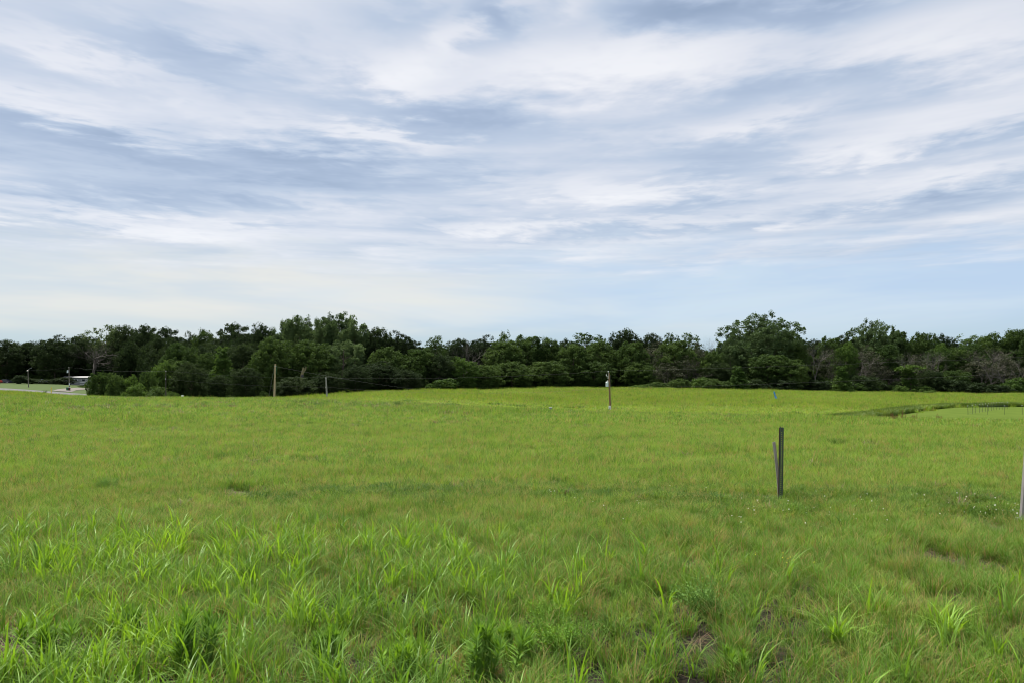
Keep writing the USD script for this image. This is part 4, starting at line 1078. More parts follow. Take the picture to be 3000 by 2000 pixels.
RA, RN = spot(3560, 1020, 88), spot(3560, 1065, 88)
wire(PA, RA, 0.25, 'upper wire running right from the transformer pole out of frame', 0.005)
wire(PN, RN, 0.25, 'lower wire running right from the transformer pole out of frame', 0.005)
wire(MA, PA, 0.55, 'upper wire from the thin grey pole to the transformer pole', 0.006)
wire(MN, PN, 0.9, 'lower wire sagging from the thin grey pole to the transformer pole', 0.006)
wire(SA, MA, 0.4, 'upper wire from the slim pole in the bushes to the thin grey pole', 0.006)
wire(SN, MN, 0.4, 'lower wire from the slim pole in the bushes to the thin grey pole', 0.006)
wire(YA, SA, 0.5, 'upper wire from the house pole to the slim pole in the bushes', 0.008)
wire(FA, YA, 0.4, 'wire between the lamp pole and the house pole at far left', 0.008)
wire(LPA, spot(1305, 1146, 206), 0.5, 'wire slanting down right from the tan pole towards the trees', 0.010)

# ------------------------------------------------------------------ far left yard
b = hit(222, 1123, 262)
b = np.array([(222 - 1500) / F * 306, 306, float(height((222 - 1500) / F * 306, 306))])
hs = thing('house', 'low white house with grey roof half hidden under dark oaks at far left', 'house', b, 8)
base = spot(222, 1125, 306)[2] - b[2]
wt = spot(222, 1106, 306)[2] - b[2]
part(hs, 'wall', boxm(-4.2, 4.4, 0, 4.5, min(base, 0) - 0.3, wt), offwhite_look)
roof_poly = trimesh.creation.extrude_polygon(Polygon([(-0.35, 0), (4.85, 0), (4.85, 0.1), (2.25, 0.75), (-0.35, 0.1)]), 9.4)
rv, rf = tm(roof_poly)
part(hs, 'roof', (np.column_stack([rv[:, 2] - 4.6, rv[:, 0], rv[:, 1] + wt + 0.004]), rf), roof_look)
for xw, ww in ((-1.3, 0.5), (0.2, 1.0), (2.9, 1.3), (3.95, 0.35)):
    w_ = part(hs, 'window', boxm(xw - ww / 2, xw + ww / 2, -0.04, -0.003, wt - 1.25, wt - 0.35), white_look)
    part(w_, 'pane', boxm(xw - ww / 2 + 0.07, xw + ww / 2 - 0.07, -0.06, -0.043, wt - 1.18, wt - 0.42), glass_dark_look)
part(hs, 'porch_rail', boxm(1.9, 4.6, -0.9, -0.8, wt - 1.75, wt - 1.6), white_look)
part(hs, 'porch_floor', boxm(1.9, 4.6, -0.9, -0.004, wt - 2.3, wt - 2.15), white_look)

b = spot(40, 1113, 330); b[2] = spot(40, 1114, 330)[2]
h2 = thing('house', 'small white building with a red sign behind the far left parked car', 'house', b, 4)
part(h2, 'wall', boxm(-1.6, 1.9, 0, 4, -1.5, 1.4), white_look)
part(h2, 'roof', boxm(-1.9, 2.2, -0.3, 4.3, 1.404, 1.55), roof_look)
part(h2, 'red_panel', boxm(-1.55, -1.0, -0.05, -0.004, 0.1, 0.9), car_red_look)
part(h2, 'window', boxm(0.2, 0.9, -0.05, -0.004, 0.2, 0.9), glass_dark_look)
b = spot(133, 1113, 324)
h3 = thing('shed', 'low pale-roofed carport between the white car and the house', 'shed', b, 6)
part(h3, 'roof', moved(boxm(-2.9, 1.9, 0, 4, -0.06, 0.12), ry=-5), roof_look)
for sx in (-2.6, 1.6):
    for sy in (0.2, 3.8):
        part(h3, 'post', boxm(sx - 0.06, sx + 0.06, sy - 0.06, sy + 0.06, -2.4, -0.08 + (0.25 if sx < 0 else -0.13) * 0.4), pole_dark_look)
part(h3, 'back_wall', boxm(-2.6, 1.6, 3.9, 4.0, -2.4, -0.5), pole_dark_look)


def car(px, row, depth, rz, body, label, s=1.0):
    loc = spot(px, row, depth)
    z0 = float(height(loc[0], loc[1]))
    loc[2] = max(z0, loc[2]) if abs(loc[2] - z0) < 0.4 else z0
    t = thing('parked_car', label, 'car', loc, rz)
    side = Polygon([(-2.15, 0.32), (-2.2, 0.7), (-2.05, 0.92), (-1.25, 1.0), (-0.75, 1.42), (0.75, 1.45), (1.45, 1.02), (2.1, 0.88), (2.2, 0.6), (2.15, 0.32)])
    v, f = tm(trimesh.creation.extrude_polygon(side, 1.6))
    v = np.column_stack([v[:, 0], v[:, 2] - 0.8, v[:, 1]])
    top = v[:, 2] > 1.2
    v[top, 1] *= 0.78
    part(t, 'body', (v, f), body)
    for sy in (-1, 1):
        q = np.array([(-1.15, sy * 0.79, 1.03), (-0.72, sy * 0.66, 1.36), (0.70, sy * 0.66, 1.38), (1.25, sy * 0.79, 1.05)])
        out = q + [0, sy * 0.02, 0]
        part(t, 'side_window', (np.vstack([q, out]), np.array([(4, 5, 6), (4, 6, 7), (0, 2, 1), (0, 3, 2), (0, 1, 5), (0, 5, 4), (1, 2, 6), (1, 6, 5), (2, 3, 7), (2, 7, 6), (3, 0, 4), (3, 4, 7)])), glass_dark_look)
        for sx in (-1.35, 1.35):
            w = part(t, 'wheel', moved(lathe([(0, -0.1), (0.30, -0.1), (0.33, -0.06), (0.33, 0.06), (0.30, 0.1), (0, 0.1)], 16), (sx, sy * 0.75, 0.33), rx=90), tyre_look, smooth=40)
            part(w, 'rim', moved(lathe([(0, -0.112), (0.2, -0.112), (0.2, 0.112), (0, 0.112)], 12), (sx, sy * 0.75, 0.33), rx=90), rim_look)
    return t


car(122, 1122, 306, 8, car_white_look, 'white car parked at the far left between dark shrubs')
car(16, 1116, 310, -6, car_dark_look, 'dark blue car parked behind the red one at far left edge')
car(-14, 1121, 304, 20, car_red_look, 'red car mostly cut off by the left frame edge')


def bin_(px, row, body, lid, label, depth=250):
    loc = hit(px, row, 200)
    t = thing('wheeled_bin', label, 'bin', loc, 12)
    v, f = boxm(-0.28, 0.28, -0.3, 0.3, 0.08, 1.0)
    v = v * np.where(v[:, 2:] < 0.5, [0.8, 0.8, 1.0], [1.0, 1.0, 1.0])
    part(t, 'body', (v, f), body)
    part(t, 'lid', moved(boxm(-0.31, 0.31, -0.36, 0.34, 0.0, 0.07), (0, 0, 1.004), rx=4), lid)
    for sx in (-0.26, 0.26):
        part(t, 'wheel', moved(lathe([(0, -0.03), (0.1, -0.03), (0.1, 0.03), (0, 0.03)], 12), (sx, 0.26, 0.1), ry=90), tyre_look)
    return t


bin_(197, 1143, green_bin_look, green_bin_look, 'dark green wheeled bin beside the road')
bin_(203, 1143, maroon_look, white_look, 'maroon wheeled bin with white lid, right of the green bin')
for px, r0, r1, mat, lab in ((154, 1141, 1133, yellow_look, 'yellow marker stake on the roadside lawn'), (537, 1167, 1156, white_look, 'small white marker stake at the dark foot of the trees')):
    dep = 240 if px < 300 else 118
    loc, h = stand(px, dep, r1)
    t = thing('marker_stake', lab, 'marker', loc)
    part(t, 'stake', boxm(-0.14, 0.14, -0.03, 0.03, -0.1, h * 0.8), mat)
    part(t, 'cap', boxm(-0.16, 0.16, -0.05, 0.05, h * 0.8 + 0.003, h), mat)

# pale broken snag in the gap of the trees right of the tan pole
loc, h = stand(887, 196, 1076)
t = thing('snag', 'pale tan broken trunk showing in a dark gap right of the tan pole', 'tree stump', loc)
zz = np.linspace(0, h, 9)
part(t, 'trunk', tube(np.column_stack([0.25 * np.sin(zz * 1.1), 0 * zz, zz]), np.interp(zz, [0, h * 0.6, h * 0.8, h], [0.9, 0.7, 0.9, 0.5]) * 0.40, 9), tan_look, smooth=40)
part(t, 'branch', tube([(0.1, 0, h * 0.83), (0.7, -0.1, h * 0.93), (0.9, -0.1, h * 1.04)], [0.22, 0.18, 0.1], 7), tan_look, smooth=40)
part(t, 'hollow', moved(lathe([(0, -0.02), (0.3, -0.02), (0.34, 0), (0.3, 0.02), (0, 0.02)], 10), (0.12, -0.50, h * 0.72), rx=90), black_look)

# small grey utility box in the field
loc = hit(1613, 1209, 60)
t = thing('utility_box', 'small grey metal box low in the field left of the transformer pole', 'utility box', loc)
part(t, 'body', boxm(-0.18, 0.18, -0.16, 0.16, -0.1, 0.72), box_look)
part(t, 'lid', boxm(-0.21, 0.21, -0.19, 0.19, 0.724, 0.80), galv_look)

# blue plastic streamer in the far field
loc = hit(2272, 1176, 60)
t = thing('streamer', 'bright blue plastic streamer on a thin stake in the far field', 'streamer', loc)
sc = loc[1] / F
part(t, 'stake', tube([(0, 0, -0.1), (0.0, 0, 1.6)], 0.02, 6), lath_look)
rib = np.array([(-5.5, 21), (-3.0, 22), (-0.6, 16.5), (0.2, 13.5), (3.2, 8.5), (5.2, 4.0), (4.0, 0.6), (0.0, 0.0), (-1.2, 4), (-1.4, 10), (-3.2, 14)]) * sc * 1.12
v, f = tm(trimesh.creation.extrude_polygon(Polygon(rib), 0.06))
v = np.column_stack([v[:, 0], v[:, 2] + 0.14 * np.sin(v[:, 1] * 3.0), v[:, 1] + 0.42])
part(t, 'plastic_strip', (v, f), blue_look)

# ------------------------------------------------------------------ garden fence on the lawn
gf_ = thing('garden_fence', 'garden fence of thin dark steel posts with white tips on the lawn', 'fence')
cap_look = white_look


def fence_post(px, row, top_row):
    p = hit(px, row, 90)
    h = spot(px, top_row, p[1])[2] - p[2]
    q = part(gf_, 'post', join([boxm(p[0] - 0.022, p[0] + 0.022, p[1] - 0.007, p[1] + 0.007, p[2] - 0.2, p[2] + h - 0.14), boxm(p[0] - 0.006, p[0] + 0.006, p[1] + 0.0072, p[1] + 0.04, p[2] - 0.2, p[2] + h - 0.145)]), post_look)
    part(q, 'tip', boxm(p[0] - 0.033, p[0] + 0.033, p[1] - 0.02, p[1] + 0.02, p[2] + h - 0.138, p[2] + h), cap_look)
    return p, h


def netting(row_pts):
    pieces = []
    for (p0, h0), (p1, h1) in zip(row_pts[:-1], row_pts[1:]):
        for f in (0.12, 0.35, 0.58, 0.82):
            pieces.append(tube([p0 + [0, 0.02, h0 * f], p1 + [0, 0.02, h1 * f]], 0.0045, 3, cap=False))
        n = max(2, int(np.linalg.norm(p1 - p0) / 0.35))
        for k in range(1, n):
            a_ = p0 + (p1 - p0) * k / n
            pieces.append(tube([a_ + [0, 0.03, 0.12 * h0], a_ + [0, 0.03, 0.82 * h0]], 0.003, 3, cap=False))
    return join(pieces)


side = [fence_post(*q) for q in ((2836, 1215, 1186), (2849, 1212.8, 1184.5), (2859, 1210.6, 1182.5), (2870, 1208.8, 1181.7), (2879, 1207.4, 1180.8), (2888, 1206, 1180), (2896, 1204.6, 1178.6), (2905, 1203.2, 1177.8), (2912, 1202, 1177), (2920, 1201, 1176.4), (2928, 1200, 1176), (2936, 1199.2, 1175.8), (2952, 1197.8, 1175.4))]
part(gf_, 'netting', netting(side), wire_look)
front = [side[0]] + [fence_post(*q) for q in ((2894, 1215, 1185.5), (2943, 1215, 1185.5), (2995, 1214.5, 1185), (3048, 1214, 1184.6))]

# ------------------------------------------------------------------ sign post, lath, leaning steel post
loc = hit(2287, 1467, 5)
h = spot(2295, 1248, loc[1])[2] - loc[2]
pt = thing('sign_post', 'dark green steel channel post with a row of holes and no sign', 'post', loc, -10)
# hat-shaped channel: holed web, two slanting sides, two flanges
web_w, hole = 0.022, 0.0060
zz = np.arange(0.05, h - 0.06, 0.0254)
w_poly = sbox(-web_w / 2, -0.3, web_w / 2, h - 0.012).difference(shapely.union_all([Point(0, q).buffer(hole, 6) for q in zz]))
v, f = tm(trimesh.creation.extrude_polygon(w_poly, 0.0032))


def upright(vf):
    return np.column_stack([vf[0][:, 0], -vf[0][:, 2], vf[0][:, 1]]), vf[1]


LEAN = 0.028
def leaned(vf):
    v = np.array(vf[0])
    v[:, 0] += LEAN * v[:, 2]
    return v, vf[1]


part(pt, 'web', leaned(upright((v, f))), post_look)
for sx in (-1, 1):
    a0, a1 = sx * web_w / 2, sx * 0.0190
    prof = Polygon([(a0, -0.0032), (a1, 0.0235), (a1 + sx * 0.003, 0.0235), (a0 + sx * 0.003, -0.0032)])
    v, f = tm(trimesh.creation.extrude_polygon(prof, h + 0.3))
    part(pt, 'side', leaned((v - [0, 0, 0.3], f)), post_look)
    prof = sbox(min(a1, sx * 0.030), 0.0238, max(a1, sx * 0.030), 0.0272)
    v, f = tm(trimesh.creation.extrude_polygon(prof, h + 0.3 - 0.018))
    part(pt, 'flange', leaned((v - [0, 0, 0.3], f)), rust_look if sx < 0 else post_look, label='rusty left flange' if sx < 0 else None)
part(pt, 'bolt', leaned(moved(lathe([(0, 0), (0.007, 0), (0.007, 0.006), (0, 0.006)], 6), (0, -0.0036, h - 0.035), rx=90)), rust_look)

loc = hit(2284, 1464, 5)
top = spot(2267, 1293, loc[1] - 0.05)
t = thing('wooden_stake', 'weathered grey wooden lath leaning left against the green post', 'stake', loc)
dv = top - loc
n_ = 14
pts = [np.array([0, 0, -0.12]) + (dv + [0, 0, 0.12]) * q for q in np.linspace(0, 1, n_)]
lw, lt = 0.0185, 0.006
vs = []
for k, p in enumerate(pts):
    q = k / (n_ - 1)
    bow = 0.012 * math.sin(q * math.pi)
    wq = lw * (1 - 0.10 * (1 - q))
    for sx, sy in ((-1, -1), (1, -1), (1, 1), (-1, 1)):
        vs.append(p + [sx * wq + bow, sy * lt, (0.004 * sx if k == n_ - 1 else 0)])
fs = []
for k in range(n_ - 1):
    for e in range(4):
        a_, b_ = k * 4 + e, k * 4 + (e + 1) % 4
        fs += [(a_, b_, b_ + 4), (a_, b_ + 4, a_ + 4)]
e = (n_ - 1) * 4
fs += [(e, e + 1, e + 2), (e, e + 2, e + 3), (0, 2, 1), (0, 3, 2)]
part(t, 'lath', (np.array(vs), np.array(fs)), lath_look)
part(t, 'nail', moved(lathe([(0, 0), (0.003, 0), (0.003, 0.004), (0, 0.004)], 8), np.array(pts[6]) + [0.004, -0.0065, 0], rx=90), rust_look)

loc = hit(2994, 1537, 5)
slab = thing('concrete_slab', 'pale grey slab flush in the grass at the right frame edge', 'slab', loc, -6)
v, f = tm(trimesh.creation.box([0.24, 0.16, 0.08]))
part(slab, 'slab', (v + [0.10, 0.05, 0.005], f), concrete_look)
part(slab, 'base_plate', boxm(-0.02, 0.12, 0.0, 0.12, 0.056, 0.064), galv_look)
t = thing('leaning_post', 'grey steel post leaning right, rising from the slab out of frame', 'post', loc + [0.03, 0.04, 0.064])
L = np.array([0.098, 0, 1.0]); L = L / np.linalg.norm(L) * 1.15
sq = 0.021
vs = np.array([[sx * sq, sy * sq, 0] for sx, sy in ((-1, -1), (1, -1), (1, 1), (-1, 1))])
part(t, 'tube', (np.vstack([vs, vs + L]), np.array([(0, 1, 5), (0, 5, 4), (1, 2, 6), (1, 6, 5), (2, 3, 7), (2, 7, 6), (3, 0, 4), (3, 4, 7), (4, 5, 6), (4, 6, 7), (0, 2, 1), (0, 3, 2)])), board_look)
part(t, 'end_cap', boxm(L[0] - 0.024, L[0] + 0.024, -0.024, 0.024, L[2] + 0.003, L[2] + 0.015), black_look)

# ------------------------------------------------------------------ grass
def blades(seed, n, radius, h, w, bend, seg=3, square=False, lean=0.35, tip=0.12, clumps=0, sigma=0.03):
    """n grass blades rooted in a disc or square, each arching its own way."""
    rng = np.random.default_rng(seed)
    if square:
        root = rng.uniform(-radius, radius, (n, 2))
    else:
        a, q = rng.uniform(0, 6.283, n), radius * np.sqrt(rng.random(n))
        root = np.stack([q * np.cos(a), q * np.sin(a)], 1)
    if clumps:
        k0 = rng.integers(clumps, size=n)
        root = root[k0] + rng.normal(0, sigma, (n, 2))
    hh = rng.uniform(*h, n)
    if clumps:
        hh = hh * rng.uniform(0.4, 1.5, clumps)[k0]
    az = rng.uniform(0, 6.283, n)
    if not square:
        az = np.where(rng.random(n) < 0.6, np.arctan2(root[:, 1], root[:, 0]) + rng.normal(0, 0.6, n), az)
    bd = rng.uniform(*bend, n) * hh
    ln = rng.normal(0, lean, n) * hh * 0.4
    d = np.stack([np.cos(az), np.sin(az)], 1)
    sd = np.stack([-d[:, 1], d[:, 0]], 1)
    tw = rng.normal(0, 0.5, n)
    ww = rng.uniform(*w, n)
    t = np.linspace(0, 1, seg + 1)
    vs = []
    for q in t:
        out = ln * q + bd * q ** 2.2
        z = hh * (q - 0.38 * np.clip(bd / hh, 0, 1.6) * q ** 3)
        c = np.column_stack([root + d * out[:, None], z])
        wid = ww * (1 - (1 - tip) * q ** 1.6) * (0.75 + 0.5 * min(q * 2, 1) - 0.25 * q)
        s = sd * np.cos(tw * q)[:, None] + d * np.sin(tw * q)[:, None]
        off = np.column_stack([s * (wid / 2)[:, None], 0 * wid])
        vs += [c - off, c + off]
    v = np.stack(vs, 1)
    k = np.arange(n)[:, None] * (2 * (seg + 1))
    f = []
    for q in range(seg):
        a = 2 * q
        f += [k + [a, a + 1, a + 3], k + [a, a + 3, a + 2]]
    v = v.reshape(-1, 3)
    tone = rng.random(clumps)[k0] if clumps else rng.random(n)
    TONES[id(v)] = (v, np.repeat(tone, 2 * (seg + 1)).astype(np.float32))
    return v, np.vstack(f)


def wedge(rng, n, y0, y1, margin=1.12, extra=0.6):
    """Points spread evenly over the ground in view between two depths, with a margin on both sides."""
    y = np.sqrt(rng.random(n) * (y1 ** 2 - y0 ** 2) + y0 ** 2)
    half = 0.62 * margin * y + extra
    return (rng.random(n) * 2 - 1) * half, y


def normals(x, y, e=0.6):
    hx = (height(x + e, y) - height(x - e, y)) / (2 * e)
    hy = (height(x, y + e) - height(x, y - e)) / (2 * e)
    n = np.column_stack([-hx, -hy, np.ones_like(hx)])
    return n / np.linalg.norm(n, axis=1, keepdims=True)


def n2d(x, y, s, seed, oct_=3):
    return meshkit.fbm(np.stack([x * s, y * s, 0 * x + seed * 7.3], -1), oct_, seed)


def pix_y(row):
    """Depth on level ground that a photograph row shows."""
    return EYE / -ray(1500, row)[2]


# bare and straw places measured in the photograph: centre pixel, half width, half depth in metres
BARE = [(40, 1920, 0.55, 0.35), (60, 1850, 0.22, 0.10), (400, 1950, 0.3, 0.12), (640, 1900, 0.25, 0.1), (1170, 1920, 0.35, 0.14), (1370, 1930, 0.38, 0.18), (1100, 1950, 0.4, 0.12), (1250, 1800, 0.25, 0.10), (1700, 1870, 0.25, 0.12),
        (2330, 1925, 0.30, 0.17), (2290, 1985, 0.2, 0.12), (1800, 1985, 0.4, 0.08), (1870, 1870, 0.3, 0.12), (2030, 1895, 0.28, 0.10), (2650, 1870, 0.12, 0.14), (2860, 1790, 0.2, 0.08), (3010, 1900, 0.3, 0.2), (40, 1735, 0.35, 0.10), (900, 1890, 0.25, 0.10), (700, 1760, 0.2, 0.08),
        (2700, 1650, 0.42, 0.34), (2600, 1622, 0.40, 0.14), (2870, 1555, 0.34, 0.35), (2815, 1523, 0.2, 0.22), (2250, 1464, 0.45, 0.3), (2292, 1478, 0.22, 0.32), (2330, 1540, 0.2, 0.2), (2200, 1600, 0.3, 0.1)]
BARE_W = []
for px, row, hw, hd in BARE:
    p = hit(px, row, 2)
    k = 0.62 if p[1] < 5.6 and px > 200 else 1.0
    BARE_W.append((p[0], p[1], hw * k, hd * k))


def bareness(x, y):
    b = np.zeros_like(x)
    wob = (n2d(x, y, 5.0, 9) - 0.5) * 2.0
    for bx, by, hw, hd in BARE_W:
        q = ((x - bx) / hw) ** 2 + ((y - by) / hd) ** 2
        b = np.maximum(b, np.exp(-q) + wob * np.exp(-q * 0.4))
    return np.clip(b, 0, 1.2)


def lay(name, protos, x, y, scale, label, category, rng, tilt=True, sink=0.01, idx=None):
    z = height(x, y) - sink
    return scatter(name, protos, np.column_stack([x, y, z]), rng.integers(len(protos), size=len(x)) if idx is None else idx, scale, rng.uniform(0, 6.283, len(x)), label, category, tilt=normals(x, y) if tilt else None)


# --- meadow sward, foreground to crest
rng = np.random.default_rng(501)
sward = [[(blades(510 + q, 520, 0.26, (0.05, 0.14), (0.0028, 0.0052), (0.2, 0.9), 3, clumps=26, sigma=0.028), meadow_look), (blades(520 + q, 34, 0.26, (0.03, 0.10), (0.002, 0.004), (0.4, 1.6), 2), straw_look)] for q in range(5)]
x, y = wedge(rng, 5200, 3.6, 14)
dens = np.clip(1.25 - 1.15 * np.exp(-((y - 3.5) / 4.2) ** 2) * np.where(x < 0.8, 1.0, 0.9), 0.03, 1) * np.clip((n2d(x, y, 0.9, 3) - 0.22) * 3.2, 0.12, 1)
keep = rng.random(len(x)) < dens * (1 - np.clip(bareness(x, y) * 1.6, 0, 1))
x, y = x[keep], y[keep]
sc = rng.uniform(0.75, 1.25, len(x)) * (0.8 + 0.5 * n2d(x, y, 0.5, 4))
lay('meadow_grass', sward, x, y, np.column_stack([rng.uniform(0.9, 1.2, len(x)), rng.uniform(0.9, 1.2, len(x)), sc]), 'short yellow-green meadow grass of the near field', 'grass', rng)

rng = np.random.default_rng(502)
mid = [[(blades(530 + q, 2000, 0.8, (0.06, 0.17), (0.005, 0.010), (0.2, 0.8), 2, True, clumps=150, sigma=0.045), meadow_look), (blades(540 + q, 150, 0.8, (0.05, 0.16), (0.004, 0.007), (0.3, 1.2), 2, True), straw_look)] for q in range(5)]
x, y = wedge(rng, 2300, 12.5, 31)
keep = rng.random(len(x)) < (1 - 0.8 * np.clip(bareness(x, y), 0, 1))
x, y = x[keep], y[keep]
sc = np.clip(rng.normal(1, 0.15, len(x)), 0.6, 1.5) * (0.65 + 0.7 * n2d(x, y, 0.22, 4))
lay('meadow_grass', mid, x, y, np.column_stack([np.ones_like(x), np.ones_like(x), sc]), 'short meadow grass further off in the near field', 'grass', rng)

rng = np.random.default_rng(503)
far1 = [[(blades(550 + q, 2600, 1.7, (0.08, 0.24), (0.012, 0.024), (0.2, 0.8), 2, True, clumps=220, sigma=0.09), meadow_look), (blades(560 + q, 130, 1.7, (0.06, 0.22), (0.010, 0.018), (0.3, 1.2), 2, True), straw_look)] for q in range(5)]
x, y = wedge(rng, 3600, 28, 96, 1.1)
sc = np.clip(rng.normal(1, 0.18, len(x)), 0.6, 1.6) * (0.6 + 0.8 * n2d(x, y, 0.12, 4))
lay('meadow_grass', far1, x, y, np.column_stack([np.ones_like(x), np.ones_like(x), sc]), 'meadow grass running over the crest of the near field', 'grass', rng)

# --- far field of taller growth
rng = np.random.default_rng(504)
far2 = [[(blades(570 + q, 1500, 2.6, (0.25, 0.75), (0.045, 0.09), (0.15, 0.6), 2, True, clumps=170, sigma=0.2), far_look)] for q in range(5)]
x, y = wedge(rng, 9500, 88, 262, 1.1)
u = 1500 + x / y * F
lim = np.interp(u, [-300, 0, 300, 430, 700, 900, 1100, 1300, 1500, 1800, 2270, 2600, 3000, 3400], [225, 228, 224, 160, 168, 182, 203, 216, 232, 238, 241, 246, 250, 250])
keep = (y < lim) & ~contains_xy(LAWN.buffer(1.2), x, y) & ~((u > 2400) & (y < 114))
x, y = x[keep], y[keep]
sc = np.clip(rng.normal(1, 0.2, len(x)), 0.5, 1.6) * (0.55 + 0.9 * n2d(x, y, 0.06, 6)) * np.clip(0.4 + 0.6 * (y - 118) / 25, 0.4, 1)
lay('field_growth', far2, x, y, np.column_stack([np.ones_like(x), np.ones_like(x), sc]), 'tall yellow-green growth of the far field', 'field growth', rng)

# --- tall dark grass round the mown lawn
rng = np.random.default_rng(505)
ring = LAWN.buffer(1.5).difference(LAWN.buffer(0.2))
ring = ring.intersection(sbox(20, 100, 140, 260))
bx0, by0, bx1, by1 = ring.bounds
x, y = rng.uniform(bx0, bx1, 26000), rng.uniform(by0, by1, 26000)
keep = contains_xy(ring, x, y)
x, y = x[keep][:1300], y[keep][:1300]
edge_p = [[(blades(580 + q, 260, 0.9, (0.5, 1.15), (0.03, 0.06), (0.1, 0.5), 3), edge_look)] for q in range(4)]
lay('tall_grass', edge_p, x, y, rng.uniform(0.75, 1.15, len(x)) * (0.7 + 0.6 * n2d(x, y, 0.15, 8)), 'band of tall darker grass standing round the mown lawn', 'tall grass', rng)

# --- foreground: broad-bladed grass, mostly on the left
rng = np.random.default_rng(506)
broad = [[(blades(590 + q, 13, 0.045, (0.14, 0.34), (0.007, 0.0155), (0.08, 0.85), 6, lean=0.25), broad_look), (blades(600 + q, 9, 0.05, (0.05, 0.16), (0.005, 0.010), (0.6, 1.7), 5), broad_look)] for q in range(8)]
x, y = wedge(rng, 9000, 3.5, 9.1)
left = 1 / (1 + np.exp((x - 0.1 * y + 0.6) * 2.2))
d = (0.10 + 0.95 * left) * np.clip((n2d(x, y, 0.9, 13) - 0.26) * 3.0, 0.05, 1) * np.clip((9.0 - y - (x > 0) * 1.2) / 3.4, 0, 1)
keep = rng.random(len(x)) < d * np.clip(0.45 + (y - 4.2) * 0.25, 0.42, 0.66) * (1 - np.clip(bareness(x, y) * 1.2, 0, 0.97))
x, y = x[keep], y[keep]
lay('broad_leaved_grass', broad, x, y, rng.uniform(0.5, 1.25, len(x)), 'tall bright broad-bladed grass in the left foreground', 'grass', rng, tilt=False)

# --- foreground: fine tufts
rng = np.random.default_rng(507)
fine = [[(blades(610 + q, 70, 0.055, (0.10, 0.22), (0.0024, 0.0046), (0.2, 0.9), 4, lean=0.3), fine_look), (blades(620 + q, 7, 0.06, (0.05, 0.14), (0.002, 0.004), (0.4, 1.4), 3), straw_look)] for q in range(8)]
x, y = wedge(rng, 8200, 3.5, 10)
d = np.clip((n2d(x, y, 1.3, 23) - 0.24) * 3.0, 0.05, 1) * (0.5 + 0.5 / (1 + np.exp(-(x - 0.2) * 2))) * np.clip((10.5 - y) / 3.0, 0, 1)
keep = rng.random(len(x)) < d * np.clip(0.5 + (y - 4.4) * 0.3, 0.5, 0.85) * (1 - np.clip(bareness(x, y) * 1.5, 0, 1))
x, y = x[keep], y[keep]
lay('grass_tufts', fine, x, y, rng.uniform(0.65, 1.25, len(x)), 'fine dark green grass tufts with soil showing between them', 'grass', rng, tilt=False)

# --- straw litter on the bare places
rng = np.random.default_rng(508)
litter = [[(blades(630 + q, 30, 0.10, (0.02, 0.07), (0.002, 0.004), (2.0, 5.0), 3, lean=2.0), straw_look)] for q in range(5)]
x, y = wedge(rng, 9000, 3.5, 15)
keep = rng.random(len(x)) < np.clip(bareness(x, y), 0, 1) * np.clip(0.12 + 0.88 * (y > 6) + 0.6 * (x < -2.3), 0, 1) + 0.05
x, y = x[keep], y[keep]
lay('straw', litter, x, y, rng.uniform(0.8, 1.6, len(x)), 'dry brown straw lying on bare soil patches', 'straw', rng, sink=-0.002)


# --- clover with white heads, right middle
def clover(seed):
    rng = np.random.default_rng(seed)
    c = np.column_stack([rng.normal(0, 0.09, (70, 2)), rng.uniform(0.03, 0.10, 70)])
    n = rng.normal(0, 0.35, (70, 3)) + [0, 0, 1]
    return leaf_cards(rng, c, n, 0.022)


def clover_heads(seed, k):
    rng = np.random.default_rng(seed)
    out = []
    for _ in range(k):
        m = trimesh.creation.icosphere(1, 0.006)
        out.append((np.array(m.vertices) + [*rng.normal(0, 0.08, 2), rng.uniform(0.075, 0.115)], np.array(m.faces)))
    return join(out)


rng = np.random.default_rng(509)
cl = [[(clover(640 + q), clover_look)] + ([(clover_heads(650 + q, 1), white_flower_look)] if q > 1 else []) for q in range(4)]
x, y = wedge(rng, 9000, 8.0, 12.5)
u = 1500 + x / y * F
d = np.exp(-((y - 10.0 + 0.10 * (x - 3)) / 0.9) ** 2) * np.clip((u - 1250) / 900, 0, 1) * np.clip((n2d(x, y, 0.9, 33) - 0.3) * 3, 0, 1)
keep = rng.random(len(x)) < d * 0.75 * (1 - np.clip(bareness(x, y) * 1.4, 0, 1))
x, y = x[keep], y[keep]
lay('clover', cl, x, y, rng.uniform(0.7, 1.3, len(x)), 'low clover with white flower heads around the green post', 'clover', rng)

# --- tufts sprinkled over the near field: greener, duller and straw-brown ones
rng = np.random.default_rng(510)
tuft = [[(blades(660 + q, 46, 0.07, (0.07, 0.20), (0.005, 0.011), (0.2, 1.0), 3), (dark_weed_look, weed_look, straw_look, dark_weed_look, straw_look)[q])] for q in range(5)]
x, y = wedge(rng, 13000, 8.5, 62)
keep = (n2d(x, y, 0.35, 43, 4) > 0.47) & (rng.random(len(x)) < 0.9)
x, y = x[keep], y[keep]
lay('weed_tufts', tuft, x, y, rng.uniform(0.5, 1.3, len(x)) * np.clip(y / 22, 1, 2.0), 'greener and browner tufts sprinkled over the near field', 'weeds', rng)
